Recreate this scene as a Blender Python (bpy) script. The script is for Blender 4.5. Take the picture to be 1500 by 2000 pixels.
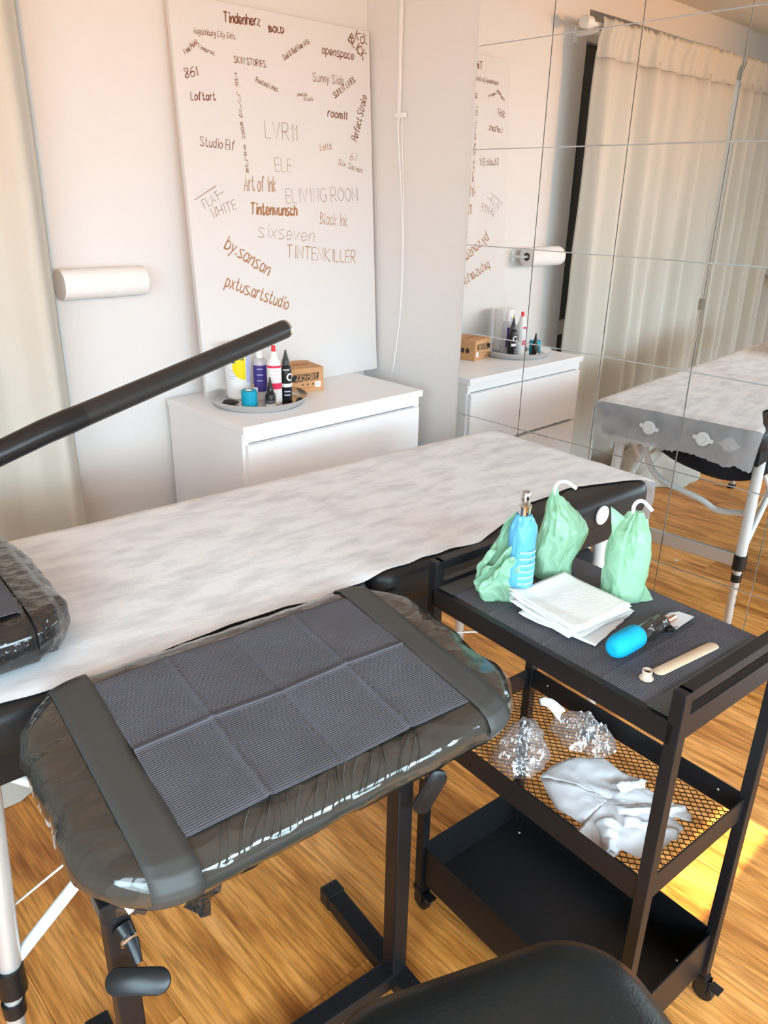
import bpy, bmesh, math, random
from mathutils import Vector, Matrix, noise as mnoise
random.seed(7)
for o in list(bpy.data.objects): bpy.data.objects.remove(o)
S = bpy.context.scene
COL = S.collection
PI = math.pi
# ------------------------------------------------------------------ camera, world, sun, area lights, exposure
cd = bpy.data.cameras.new('camera'); cam = bpy.data.objects.new('camera', cd); COL.objects.link(cam)
cd.sensor_fit = 'HORIZONTAL'; cd.sensor_width = 36; cd.lens = 36*1512/1500; cd.clip_start = .02
cam.matrix_world = Matrix(((.72666, .24767, -.64080, 0), (-.68673, .28811, -.66738, 0), (.01933, .92501, .37944, 1.46), (0, 0, 0, 1)))
S.camera = cam
S.view_settings.view_transform = 'Standard'; S.view_settings.look = 'None'; S.view_settings.gamma = 1
S.view_settings.use_curve_mapping = False
S.view_settings.exposure = -0.26
W = bpy.data.worlds.new('world'); S.world = W; W.use_nodes = True
bg = W.node_tree.nodes['Background']; bg.inputs[0].default_value = (1, .96, .88, 1); bg.inputs[1].default_value = 1.1
def light(name, kind, loc, direction, energy, color, **kw):
    l = bpy.data.lights.new(name, kind); l.energy = energy; l.color = color
    for k, v in kw.items(): setattr(l, k, v)
    o = bpy.data.objects.new(name, l); COL.objects.link(o); o.location = loc
    o.rotation_euler = Vector(direction).to_track_quat('-Z', 'Y').to_euler()
    return o
light('sun', 'SUN', (0, -6, 6), (0, 1, -.70), 30, (1, .74, .42), angle=.004)
light('daylight_left_window', 'AREA', (-.52, -2.33, 1.55), (.12, 1, -.50), 45, (.62, .85, 1), shape='RECTANGLE', size=1.5, size_y=1.25, spread=1.40)
light('daylight_right_window', 'AREA', (1.25, -2.33, 1.37), (-.05, 1, -.50), 40, (.62, .85, 1), shape='RECTANGLE', size=1.55, size_y=.72, spread=1.40)
light('added_left_fill', 'AREA', (-1.34, -.55, 1.1), (1, .30, -.42), 92, (.62, .85, 1), shape='RECTANGLE', size=1.9, size_y=1.9, spread=2.0)  # added unseen fill, lifts the floor under the arm rest
# added warm spot, unseen behind the camera, tints the upper walls peach
light('added_warm_spot', 'SPOT', (-.75, -1.3, 1.85), (2.0, 3.7, .95), 390, (1, .40, .05), spot_size=1.2, spot_blend=1, shadow_soft_size=.12)

# ------------------------------------------------------------------ materials
MATS = {}
def mat(name, col, rough=.5, metal=0, bump=None, vary=None, coat=0, trans=0, alpha=1, transl=0, spec=.5, ior=1.45, sheen=0):
    """bump=(kind, scale(3 or 1), strength, distance); vary=(col2, scale3, contrast)"""
    if name in MATS: return MATS[name]
    m = bpy.data.materials.new(name); m.use_nodes = True; nt = m.node_tree; N = nt.nodes; L = nt.links
    p = N['Principled BSDF']; out = N['Material Output']
    p.inputs['Base Color'].default_value = (*col, 1); p.inputs['Roughness'].default_value = rough
    p.inputs['Metallic'].default_value = metal; p.inputs['Coat Weight'].default_value = coat
    p.inputs['Transmission Weight'].default_value = trans; p.inputs['IOR'].default_value = ior
    p.inputs['Specular IOR Level'].default_value = spec; p.inputs['Alpha'].default_value = alpha
    p.inputs['Sheen Weight'].default_value = sheen
    def coords(scale):
        tc = N.new('ShaderNodeTexCoord'); mp = N.new('ShaderNodeMapping'); L.new(tc.outputs['Object'], mp.inputs[0])
        sc = scale if hasattr(scale, '__len__') else (scale,)*3
        mp.inputs['Scale'].default_value = sc; return mp.outputs[0]
    if vary:
        c2, sc, lo, hi = vary
        t = N.new('ShaderNodeTexNoise'); t.inputs['Scale'].default_value = 1; t.inputs['Detail'].default_value = 6; L.new(coords(sc), t.inputs['Vector'])
        r = N.new('ShaderNodeValToRGB'); r.color_ramp.elements[0].position = lo; r.color_ramp.elements[1].position = hi
        r.color_ramp.elements[0].color = (*c2, 1); r.color_ramp.elements[1].color = (*col, 1)
        L.new(t.outputs['Fac'], r.inputs[0]); L.new(r.outputs[0], p.inputs['Base Color'])
    if bump:
        kind, sc, st, di = bump
        if kind == 'noise':
            t = N.new('ShaderNodeTexNoise'); t.inputs['Scale'].default_value = 1; t.inputs['Detail'].default_value = 4; h = t.outputs['Fac']; L.new(coords(sc), t.inputs['Vector'])
        elif kind == 'wave':
            t = N.new('ShaderNodeTexWave'); t.inputs['Scale'].default_value = 1; t.inputs['Distortion'].default_value = .3; t.bands_direction = 'Y'; h = t.outputs['Fac']; L.new(coords(sc), t.inputs['Vector'])
        else:   # crumple: noise-warped facets
            v0 = coords(sc); n0 = N.new('ShaderNodeTexNoise'); n0.inputs['Scale'].default_value = 1.3; n0.inputs['Detail'].default_value = 2; L.new(v0, n0.inputs['Vector'])
            ad = N.new('ShaderNodeMixRGB'); ad.blend_type = 'ADD'; ad.inputs[0].default_value = .9; L.new(v0, ad.inputs[1]); L.new(n0.outputs['Color'], ad.inputs[2])
            t = N.new('ShaderNodeTexVoronoi'); t.feature = 'F1'; t.inputs['Scale'].default_value = 1; L.new(ad.outputs[0], t.inputs['Vector']); h = t.outputs['Distance']
        b = N.new('ShaderNodeBump'); b.inputs['Strength'].default_value = st; b.inputs['Distance'].default_value = di
        L.new(h, b.inputs['Height']); L.new(b.outputs[0], p.inputs['Normal'])
    if transl:
        tr = N.new('ShaderNodeBsdfTranslucent'); tr.inputs[0].default_value = (*col, 1)
        mx = N.new('ShaderNodeMixShader'); mx.inputs[0].default_value = transl
        L.new(p.outputs[0], mx.inputs[1]); L.new(tr.outputs[0], mx.inputs[2]); L.new(mx.outputs[0], out.inputs[0])
    MATS[name] = m; return m

M_wall = mat('wall_paint', (.76, .75, .735), .8, bump=('noise', 60, .05, .01))
M_ceil = mat('ceiling_warm_lit', (.78, .70, .60), .85)  # warm light on the ceiling is put into its cream colour
M_trim = mat('white_frame', (.85, .85, .83), .4)
M_mirror = mat('mirror_glass', (.93, .94, .935), .0, 1)
M_blk = mat('black_powder_coat', (.0075, .0075, .009), .42)
M_blk2 = mat('black_plastic', (.01, .01, .011), .35)
M_vinyl = mat('black_vinyl', (.013, .013, .014), .42, bump=('noise', 350, .15, .002))
M_film = mat('black_stretch_film', (.044, .038, .031), .12, bump=('crumple', (12, 20, 12), .75, .012), coat=.7)
M_film2 = mat('black_crinkled_film', (.02, .018, .017), .12, bump=('crumple', (40, 40, 40), .9, .006), coat=.6)
M_bib = mat('black_bib_paper', (.098, .094, .112), .75, bump=('wave', (1, 88, 1), .6, .0012), vary=((.082, .078, .088), (9, 9, 9), .35, .65))
M_tape = mat('dark_adhesive_tape', (.055, .052, .047), .55, bump=('noise', 500, .25, .001))
M_paper = mat('nonwoven_paper', (.86, .86, .87), .85, vary=((.66, .66, .68), (11, 30, 11), .26, .58), bump=('noise', (30, 60, 30), .3, .004))
M_white = mat('white_lacquer', (.92, .92, .93), .35)
M_white2 = mat('white_plastic', (.86, .86, .85), .35)
M_canvas = mat('canvas_cloth', (.73, .72, .71), .85, bump=('noise', 400, .15, .001))
M_ink = [mat('brown_ink', (.20, .075, .035), .7), mat('thin_brown_ink', (.30, .19, .145), .7), mat('light_brown_ink', (.40, .19, .085), .7)]
M_alu = mat('brushed_aluminium', (.74, .73, .71), .35, .55)
M_walu = mat('white_painted_tube', (.80, .79, .77), .35)
M_steel = mat('polished_steel', (.72, .72, .72), .18, 1)
M_chrome = mat('chrome', (.85, .85, .86), .06, 1)
M_towel = mat('paper_towel', (.88, .87, .85), .9, bump=('noise', 220, .5, .002))
M_card = mat('kraft_cardboard', (.62, .33, .15), .8, vary=((.55, .29, .13), (20, 20, 20), .3, .7))
M_dkcard = mat('dark_print', (.045, .028, .02), .7)
M_core = mat('shaded_cardboard_core', (.12, .09, .075), .8)
M_blue = mat('blue_bandage', (.0, .39, .66), .75, bump=('noise', (400, 80, 80), .5, .002))
M_blue2 = mat('turquoise_bandage', (.0, .34, .50), .7)
M_purple = mat('purple_label', (.055, .035, .25), .5)
M_red = mat('red_plastic', (.78, .012, .02), .4)
M_pink = mat('crimson_print', (.75, .02, .09), .5)
M_yellow = mat('yellow_print', (.9, .72, .0), .5)
M_navy = mat('navy_print', (.02, .04, .22), .5)
M_pale = mat('pale_violet_print', (.50, .52, .74), .6)
M_wood = mat('pale_wood_spatula', (.86, .66, .46), .6, vary=((.78, .58, .40), (40, 6, 6), .3, .7))
M_tan = mat('tan_pigment_cap', (.78, .60, .47), .45)
M_clear = mat('clear_plastic', (.9, .92, .93), .08, trans=.85, ior=1.25)
M_curt = mat('linen_curtain', (.77, .735, .655), .9, transl=.22, bump=('noise', (300, 300, 300), .25, .002))
M_cloth = mat('beige_cloth', (.56, .50, .42), .9, bump=('noise', 60, .3, .004))
M_bag = mat('mint_plastic_bag', (.50, .76, .54), .22, transl=.5, bump=('crumple', (34, 34, 24), .9, .008))
M_bluebag = mat('blue_plastic_sleeve', (.16, .52, .80), .28, transl=.2, bump=('crumple', (30, 30, 12), .6, .004))
M_glove = mat('white_tissue', (.92, .91, .92), .7, transl=.3, bump=('crumple', (26, 26, 26), .35, .004))
M_dkglass = mat('dark_window_glass', (.03, .033, .036), .08)
M_grey = mat('light_grey_laminate', (.62, .63, .62), .45)
M_leather = mat('black_leather', (.013, .015, .015), .4, bump=('noise', 260, .25, .002))
M_grout = mat('grout', (.7, .69, .66), .8)

def film_clear():
    m = bpy.data.materials.new('clear_crinkled_film'); m.use_nodes = True; nt = m.node_tree; N = nt.nodes; L = nt.links
    for n in list(N):
        if n.type == 'BSDF_PRINCIPLED': N.remove(n)
    g = N.new('ShaderNodeBsdfGlossy'); g.inputs['Roughness'].default_value = .12; g.inputs[0].default_value = (.95, .95, .97, 1)
    d = N.new('ShaderNodeBsdfDiffuse'); d.inputs[0].default_value = (.8, .8, .82, 1)
    t = N.new('ShaderNodeBsdfTransparent'); a = N.new('ShaderNodeMixShader'); b = N.new('ShaderNodeMixShader')
    f = N.new('ShaderNodeLayerWeight'); f.inputs[0].default_value = .25
    a.inputs[0].default_value = .3; L.new(g.outputs[0], a.inputs[1]); L.new(d.outputs[0], a.inputs[2])
    mt = N.new('ShaderNodeMath'); mt.operation = 'MULTIPLY_ADD'; mt.inputs[1].default_value = .75; mt.inputs[2].default_value = .15
    L.new(f.outputs['Facing'], mt.inputs[0]); L.new(mt.outputs[0], b.inputs[0]); L.new(t.outputs[0], b.inputs[1]); L.new(a.outputs[0], b.inputs[2])
    L.new(b.outputs[0], N['Material Output'].inputs[0]); return m
M_cling = film_clear()
def glass():
    m = bpy.data.materials.new('window_glass'); m.use_nodes = True; nt = m.node_tree; N = nt.nodes; L = nt.links
    N.remove(N['Principled BSDF'])
    g = N.new('ShaderNodeBsdfGlossy'); g.inputs['Roughness'].default_value = .02; t = N.new('ShaderNodeBsdfTransparent')
    b = N.new('ShaderNodeMixShader'); b.inputs[0].default_value = .08
    L.new(t.outputs[0], b.inputs[1]); L.new(g.outputs[0], b.inputs[2]); L.new(b.outputs[0], N['Material Output'].inputs[0]); return m
M_glass = glass()
def floor_mat():
    m = bpy.data.materials.new('oak_plank'); m.use_nodes = True; nt = m.node_tree; N = nt.nodes; L = nt.links; p = N['Principled BSDF']
    tc = N.new('ShaderNodeTexCoord'); oi = N.new('ShaderNodeObjectInfo'); mp = N.new('ShaderNodeMapping')
    cm = N.new('ShaderNodeVectorMath'); cm.operation = 'SCALE'; cm.inputs['Scale'].default_value = 1
    cx = N.new('ShaderNodeCombineXYZ'); mm = N.new('ShaderNodeMath'); mm.operation = 'MULTIPLY'; mm.inputs[1].default_value = 37
    L.new(oi.outputs['Random'], mm.inputs[0]); L.new(mm.outputs[0], cx.inputs[0]); L.new(mm.outputs[0], cx.inputs[1]); L.new(mm.outputs[0], cx.inputs[2])
    ad = N.new('ShaderNodeVectorMath'); ad.operation = 'ADD'; L.new(tc.outputs['Object'], ad.inputs[0]); L.new(cx.outputs[0], ad.inputs[1])
    def tex(sc, detail, dist):
        mp = N.new('ShaderNodeMapping'); mp.inputs['Scale'].default_value = sc; L.new(ad.outputs[0], mp.inputs[0])
        n = N.new('ShaderNodeTexNoise'); n.inputs['Scale'].default_value = 1; n.inputs['Detail'].default_value = detail; n.inputs['Distortion'].default_value = dist
        L.new(mp.outputs[0], n.inputs['Vector']); return n.outputs['Fac']
    a = tex((10, 1.8, 10), 8, 1.4); b = tex((150, 8, 150), 5, .4); k = tex((8, 3.2, 8), 1, 0)
    r = N.new('ShaderNodeValToRGB'); e = r.color_ramp.elements
    e[0].position = .30; e[0].color = (.40, .12, .018, 1); e[1].position = .66; e[1].color = (.98, .44, .125, 1)
    x = e.new(.5); x.color = (.82, .33, .065, 1)
    L.new(a, r.inputs[0])
    r2 = N.new('ShaderNodeValToRGB'); r2.color_ramp.elements[0].position = .34; r2.color_ramp.elements[0].color = (.42, .35, .3, 1); r2.color_ramp.elements[1].position = .6; r2.color_ramp.elements[1].color = (1.06, 1.04, 1.02, 1)
    L.new(b, r2.inputs[0])
    mx = N.new('ShaderNodeMixRGB'); mx.blend_type = 'MULTIPLY'; mx.inputs[0].default_value = .75; L.new(r.outputs[0], mx.inputs[1]); L.new(r2.outputs[0], mx.inputs[2])
    r3 = N.new('ShaderNodeValToRGB'); r3.color_ramp.elements[0].position = .20; r3.color_ramp.elements[0].color = (.30, .24, .2, 1); r3.color_ramp.elements[1].position = .27; r3.color_ramp.elements[1].color = (1, 1, 1, 1)
    L.new(k, r3.inputs[0]); mx2 = N.new('ShaderNodeMixRGB'); mx2.blend_type = 'MULTIPLY'; mx2.inputs[0].default_value = .9; L.new(mx.outputs[0], mx2.inputs[1]); L.new(r3.outputs[0], mx2.inputs[2])
    L.new(mx2.outputs[0], p.inputs['Base Color']); p.inputs['Roughness'].default_value = .42
    bp = N.new('ShaderNodeBump'); bp.inputs['Strength'].default_value = .12; bp.inputs['Distance'].default_value = .002; L.new(b, bp.inputs['Height']); L.new(bp.outputs[0], p.inputs['Normal'])
    return m
M_floor = floor_mat()

# ------------------------------------------------------------------ mesh helpers
def tag(o, label, cat, group=None, kind=None):
    o['label'] = label; o['category'] = cat
    if group: o['group'] = group
    if kind: o['kind'] = kind
    return o
def thing(name, label, cat, loc=(0, 0, 0), rz=0, group=None):
    o = bpy.data.objects.new(name, None); COL.objects.link(o); o.location = loc; o.rotation_euler = (0, 0, rz); o.empty_display_size = .05
    return tag(o, label, cat, group)
def link(name, me, m, parent=None, loc=None, rz=0):
    o = bpy.data.objects.new(name, me); COL.objects.link(o)
    if m and not me.materials: me.materials.append(m)
    if parent: o.parent = parent
    if loc: o.location = loc
    if rz: o.rotation_euler = (0, 0, rz)
    return o
def mesh(name, v, f, m, parent=None, smooth=False, M=None, loc=None, rz=0, recalc=False):
    me = bpy.data.meshes.new(name)
    if M is not None: v = [M @ Vector(p) for p in v]
    me.from_pydata([tuple(p) for p in v], [], f)
    if recalc:
        bm = bmesh.new(); bm.from_mesh(me); bmesh.ops.recalc_face_normals(bm, faces=bm.faces); bm.to_mesh(me); bm.free()
    me.update()
    if smooth: me.polygons.foreach_set('use_smooth', [True]*len(me.polygons))
    return link(name, me, m, parent, loc, rz)
def boxes_bm(lst, bevel=0):
    bm = bmesh.new()
    for c, s in lst:
        r = bmesh.ops.create_cube(bm, size=1)
        bmesh.ops.scale(bm, vec=s, verts=r['verts']); bmesh.ops.translate(bm, vec=c, verts=r['verts'])
    if bevel: bmesh.ops.bevel(bm, geom=bm.edges[:], offset=bevel, segments=2, profile=.6, affect='EDGES')
    return bm
def boxes(name, lst, m, parent=None, bevel=0, M=None, loc=None, rz=0):
    bm = boxes_bm(lst, bevel)
    if M is not None: bmesh.ops.transform(bm, matrix=M, verts=bm.verts[:])
    me = bpy.data.meshes.new(name); bm.to_mesh(me); bm.free()
    return link(name, me, m, parent, loc, rz)
def box(name, c, s, m, parent=None, bevel=0, **k): return boxes(name, [(c, s)], m, parent, bevel, **k)
def lathe(name, prof, m, parent=None, c=(0, 0, 0), n=28, axis=None, smooth=True):
    v = []; f = []
    for r, z in prof:
        for i in range(n):
            a = 2*PI*i/n; v.append((r*math.cos(a), r*math.sin(a), z))
    k = len(prof)
    for j in range(k-1):
        for i in range(n):
            a, b = j*n+i, j*n+(i+1) % n; f.append((a, b, b+n, a+n))
    if prof[0][0] > 1e-6: f.append(tuple(range(n))[::-1])
    if prof[-1][0] > 1e-6: f.append(tuple((k-1)*n+i for i in range(n)))
    M = Matrix.Translation(c)
    if axis is not None: M = M @ Vector(axis).to_track_quat('Z', 'Y').to_matrix().to_4x4()
    o = mesh(name, v, f, m, parent, smooth, M)
    if smooth: auto(o)
    return o
def auto(o, ang=50):
    me = o.data; bm = bmesh.new(); bm.from_mesh(me)
    bmesh.ops.remove_doubles(bm, verts=bm.verts[:], dist=1e-6)
    for e in bm.edges:
        if len(e.link_faces) == 2 and e.calc_face_angle(0) > math.radians(ang): e.smooth = False
    bm.to_mesh(me); bm.free()
def crom(pts, k=6):
    P = [Vector(p) for p in pts]; P = [2*P[0]-P[1]]+P+[2*P[-1]-P[-2]]; out = []
    for i in range(1, len(P)-2):
        for j in range(k):
            t = j/k; a, b, c, d = P[i-1:i+3]
            out.append(.5*((2*b)+(c-a)*t+(2*a-5*b+4*c-d)*t*t+(3*b-a-3*c+d)*t**3))
    return out+[P[-2]]
def tube(name, pts, r, m, parent=None, n=10, curve=0, caps=True, M=None):
    P = crom(pts, curve) if curve else [Vector(p) for p in pts]
    R = r if hasattr(r, '__len__') else [r]*len(P)
    if len(R) != len(P): R = [R[min(len(R)-1, int(i*len(R)/len(P)))] for i in range(len(P))]
    v = []; f = []; up = None
    for i, p in enumerate(P):
        t = (P[min(i+1, len(P)-1)]-P[max(i-1, 0)]).normalized()
        if up is None: up = t.orthogonal().normalized()
        up = (up-t*up.dot(t)).normalized(); s = t.cross(up)
        for k in range(n):
            a = 2*PI*k/n; v.append(p+(up*math.cos(a)+s*math.sin(a))*R[i])
    for i in range(len(P)-1):
        for k in range(n):
            a, b = i*n+k, i*n+(k+1) % n; f.append((a, b, b+n, a+n))
    if caps: f.append(tuple(range(n))[::-1]); f.append(tuple((len(P)-1)*n+k for k in range(n)))
    o = mesh(name, v, f, m, parent, True, M); auto(o); return o
def bar(name, p, q, w, h, m, parent=None, bevel=.001, up=(0, 0, 1)):
    p, q = Vector(p), Vector(q); d = (q-p); L = d.length; d.normalize(); u = Vector(up); s = d.cross(u).normalized(); u = s.cross(d)
    M = Matrix((( *d, 0), (*s, 0), (*u, 0), (0, 0, 0, 1))).transposed(); M.translation = (p+q)/2
    return box(name, (0, 0, 0), (L, w, h), m, parent, bevel, M=M)
def outline(hl, hw, r, n=8):
    pts = []
    for cx, cy, a0 in ((hl-r, hw-r, 0), (-hl+r, hw-r, PI/2), (-hl+r, -hw+r, PI), (hl-r, -hw+r, 1.5*PI)):
        for i in range(n+1):
            a = a0+PI/2*i/n; pts.append((cx+r*math.cos(a), cy+r*math.sin(a)))
    return pts
def pad(name, hl, hw, r, prof, m, parent=None, n=8, M=None, loc=None, rz=0, smooth=True, disp=None, sub=0):
    """stack of inset rounded rectangles; prof = [(inset, z)...] bottom to top"""
    v = []; f = []; K = None
    for ins, z in prof:
        o = outline(hl-ins, hw-ins, max(r-ins, .004), n)
        if sub:
            o2 = []
            for i in range(len(o)):
                a, b = o[i], o[(i+1) % len(o)]; d = math.hypot(b[0]-a[0], b[1]-a[1])
                k = sub if (i+1) % (n+1) == 0 else 1
                for j in range(k): o2.append((a[0]+(b[0]-a[0])*j/k, a[1]+(b[1]-a[1])*j/k))
            o = o2
        K = len(o)
        v += [(x, y, z) for x, y in o]
    for j in range(len(prof)-1):
        for i in range(K):
            a, b = j*K+i, j*K+(i+1) % K; f.append((a, b, b+K, a+K))
    f.append(tuple(range(K))[::-1]); f.append(tuple((len(prof)-1)*K+i for i in range(K)))
    if disp: v = [disp(Vector(p)) for p in v]
    o = mesh(name, v, f, m, parent, smooth, M, loc, rz)
    if smooth: auto(o, 60)
    return o
def grid(name, fn, nu, nv, m, parent=None, thick=0, smooth=True, M=None, loc=None, rz=0, keep=None):
    v = [Vector(fn(i/nu, j/nv)) for j in range(nv+1) for i in range(nu+1)]
    f = []
    for j in range(nv):
        for i in range(nu):
            if keep and not keep((i+.5)/nu, (j+.5)/nv): continue
            a = j*(nu+1)+i; f.append((a, a+1, a+nu+2, a+nu+1))
    o = mesh(name, v, f, m, parent, smooth, M, loc, rz)
    if thick:
        md = o.modifiers.new('solid', 'SOLIDIFY'); md.thickness = thick; md.offset = 1
    return o
def plate(name, poly, z0, z1, m, parent=None, M=None):
    n = len(poly); v = [(x, y, z0) for x, y in poly]+[(x, y, z1) for x, y in poly]
    f = [tuple(range(n))[::-1], tuple(range(n, 2*n))]+[(i, (i+1) % n, n+(i+1) % n, n+i) for i in range(n)]
    return mesh(name, v, f, m, parent, False, M, recalc=True)
def text(name, body, size, m, parent, M, align='CENTER', sx=1, bold=0):
    c = bpy.data.curves.new(name, 'FONT'); c.body = body; c.size = size; c.align_x = align; c.align_y = 'CENTER'; c.extrude = .0002; c.offset = bold
    t = bpy.data.objects.new('tmp', c); COL.objects.link(t); dg = bpy.context.evaluated_depsgraph_get(); dg.update()
    me = bpy.data.meshes.new_from_object(t.evaluated_get(dg)); bpy.data.objects.remove(t)
    me.transform(M @ Matrix.Diagonal((sx, 1, 1, 1))); me.name = name; me.materials.clear()
    return link(name, me, m, parent)
def curved_patch(name, r, a0, a1, z0, z1, m, parent, c=(0, 0), off=.0006, n=12):
    return grid(name, lambda u, w: (c[0]+(r+off)*math.cos(a0+(a1-a0)*u), c[1]+(r+off)*math.sin(a0+(a1-a0)*u), z0+(z1-z0)*w), n, 1, m, parent)
def nz(x, y=0, z=0): return mnoise.noise(Vector((x, y, z)))
def struct(o): o['kind'] = 'structure'; return o

# ------------------------------------------------------------------ room shell
XR, YB, XL, YF, ZC = 2.19, 2.43, -1.4, -2.4, 2.43
fl = struct(box('floor', (.4, .1, -.03), (4.2, 5.6, .04), M_grout))
pw, pl = .183, 1.22
me_plank = None; j = 0
x = XL
bm = boxes_bm([((0, 0, 0), (pw-.0012, pl-.0012, .01))]); me_plank = bpy.data.meshes.new('plank'); bm.to_mesh(me_plank); bm.free(); me_plank.materials.append(M_floor)
col = 0
while x < XR+.05:
    y = YF-.2+((col*.437) % 1)*pl-pl
    while y < YB+.35:
        if y+pl > YF: link('plank', me_plank, None, fl, (x+pw/2, y+pl/2, -.005))
        y += pl
    x += pw; col += 1
struct(box('ceiling', (.4, .1, ZC+.04), (3.9, 5.3, .08), M_ceil))
XW = .77      # where the window niche starts in the back wall
struct(boxes('wall_back', [(((XW+XR+.1)/2, YB+.12, ZC/2), (XR+.1-XW, .24, ZC)), (((XL+XW)/2-.0, YB+.12, (2.28+ZC)/2), (XW-XL, .24, ZC-2.28))], M_wall))
struct(boxes('wall_left', [((XL-.05, 1.5, ZC/2), (.1, 2.2, ZC)), ((XL-.05, -2.05, ZC/2), (.1, .9, ZC)), ((XL-.05, -.6, 2.29), (.1, 2.0, .28)), ((XL-.05, -.6, .03), (.1, 2.0, .06))], M_wall))
bw_ = struct(bpy.data.objects.new('window_4', None)); COL.objects.link(bw_); bw_.location = (XL-.05, -.6, .06)  # added unseen window, gives the left fill an opening
for c, s in (((0, -.97, 1.045), (.06, .06, 2.09)), ((0, .97, 1.045), (.06, .06, 2.09)), ((0, 0, 1.045), (.06, .06, 2.09)), ((0, 0, .03), (.06, 2.0, .06)), ((0, 0, 2.06), (.06, 2.0, .06))): box('frame', c, s, M_trim, bw_, .004)
box('added_blind', (-.02, 0, 1.045), (.004, 1.99, 2.08), M_trim, bw_)  # added panel across the unseen opening, behind the fill
wr = struct(box('wall_right', (XR+.055, .0, ZC/2), (.1, 5.0, ZC), M_wall))
tx = [1.890, 1.598, 1.303, 1.005, .71, .415, .12, -.175]; tz = [.002, .087, .389, .696, 1.0, 1.302, 1.605, 1.907, 2.21, 2.428]
tilt = {}
rt = random.Random(3)
for i in range(len(tx)-1):
    for k in range(len(tz)-1):
        w, h = tx[i]-tx[i+1]-.0022, tz[k+1]-tz[k]-.0022
        me = bpy.data.meshes.new('mirror_tile'); b2 = boxes_bm([((0, 0, 0), (.005, w, h))], .0008); b2.to_mesh(me); b2.free()
        o = link('mirror_tile', me, M_mirror, wr, (XR+.001, (tx[i]+tx[i+1])/2, (tz[k]+tz[k+1])/2))
        a, b = rt.uniform(-.0012, .0012), rt.uniform(-.0012, .0012)
        o.rotation_euler = (0, a, b)
# front wall (behind the camera) with two windows and a slot added to shape the floor sun patch
fw = [((-1.35, YF, ZC/2), (.1, .02, ZC)), ((.35, YF, ZC/2), (.2, .02, ZC)), ((2.15, YF, ZC/2), (.2, .02, ZC)),
      ((-.525, YF, .45), (1.55, .02, .9)), ((-.525, YF, 2.315), (1.55, .02, .23)),
      ((1.25, YF, .5), (1.6, .02, 1.0)), ((1.25, YF, 2.24), (1.6, .02, .38)), ((.905, YF, 1.9), (.91, .02, .3)), ((1.90, YF, 1.9), (.30, .02, .3)), ((1.555, YF, 1.852), (.4, .02, .204))]
struct(boxes('wall_front', fw, M_wall))
for i, (x0, x1, z0, z1) in enumerate(((-1.3, .25, .9, 2.2), (.45, 2.05, 1.0, 1.75))):
    w = struct(bpy.data.objects.new('window_%d' % (i+2), None)); COL.objects.link(w); w.location = ((x0+x1)/2, YF-.02, z0)
    hx, hz = (x1-x0)/2, z1-z0
    for c, s in (((-hx+.02, 0, hz/2), (.04, .04, hz)), ((hx-.02, 0, hz/2), (.04, .04, hz)), ((0, 0, .02), (2*hx, .04, .04)), ((0, 0, hz-.02), (2*hx, .04, .04))):
        box('frame', c, s, M_trim, w, .003)
    box('added_blind', (0, .012, hz/2), (2*hx-.01, .003, hz-.01), M_trim, w)  # added unseen panel, leaves only the slot open to the sun
# niche window behind the curtains
w1 = struct(bpy.data.objects.new('window_1', None)); COL.objects.link(w1); w1.location = ((XL+XW)/2, YB+.2, 0)
hx = (XW-XL)/2
mull = [-hx, -.42, .32, hx-.0]
for xx in mull: box('frame', (min(max(xx, -hx+.03), hx-.03), 0, 1.14), (.06, .06, 2.28), M_trim, w1, .004)
for zz in (.03, .77, 2.24): box('transom', (0, -.002, zz), (2*hx, .06, .08), M_trim, w1, .004)
for i in range(3):
    for z0, z1 in ((.07, .73), (.81, 2.2)):
        box('pane', ((mull[i]+mull[i+1])/2, .01, (z0+z1)/2), (mull[i+1]-mull[i]-.05, .006, z1-z0), M_dkglass if i == 2 else M_glass, w1)
# left wall cabinet and socket seen in the mirror
cb = thing('wall_cabinet', 'light grey wall cabinet reflected at the right edge of the mirror', 'cabinet', (XL+.09, 2.04, 1.01))
boxes('body', [((0, 0, .3), (.17, .56, .6))], M_grey, cb, .004); box('door', (.092, 0, .3), (.014, .55, .58), M_grey, cb, .002)
so = thing('power_socket', 'white wall socket on the far wall above the covered table in the mirror', 'socket', (XL, 2.165, .46))
box('plate', (.006, 0, .04), (.012, .08, .08), M_white2, so, .003)
lathe('insert', [(.026, 0), (.026, .004), (.02, .004), (.02, -.001), (0, -.001)], M_trim, so, (.012, 0, .04), axis=(1, 0, 0))
for s in (-1, 1): lathe('hole', [(.0035, 0), (0, .001)], M_blk2, so, (.0125, s*.009, .04), 8, axis=(1, 0, 0))

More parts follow.
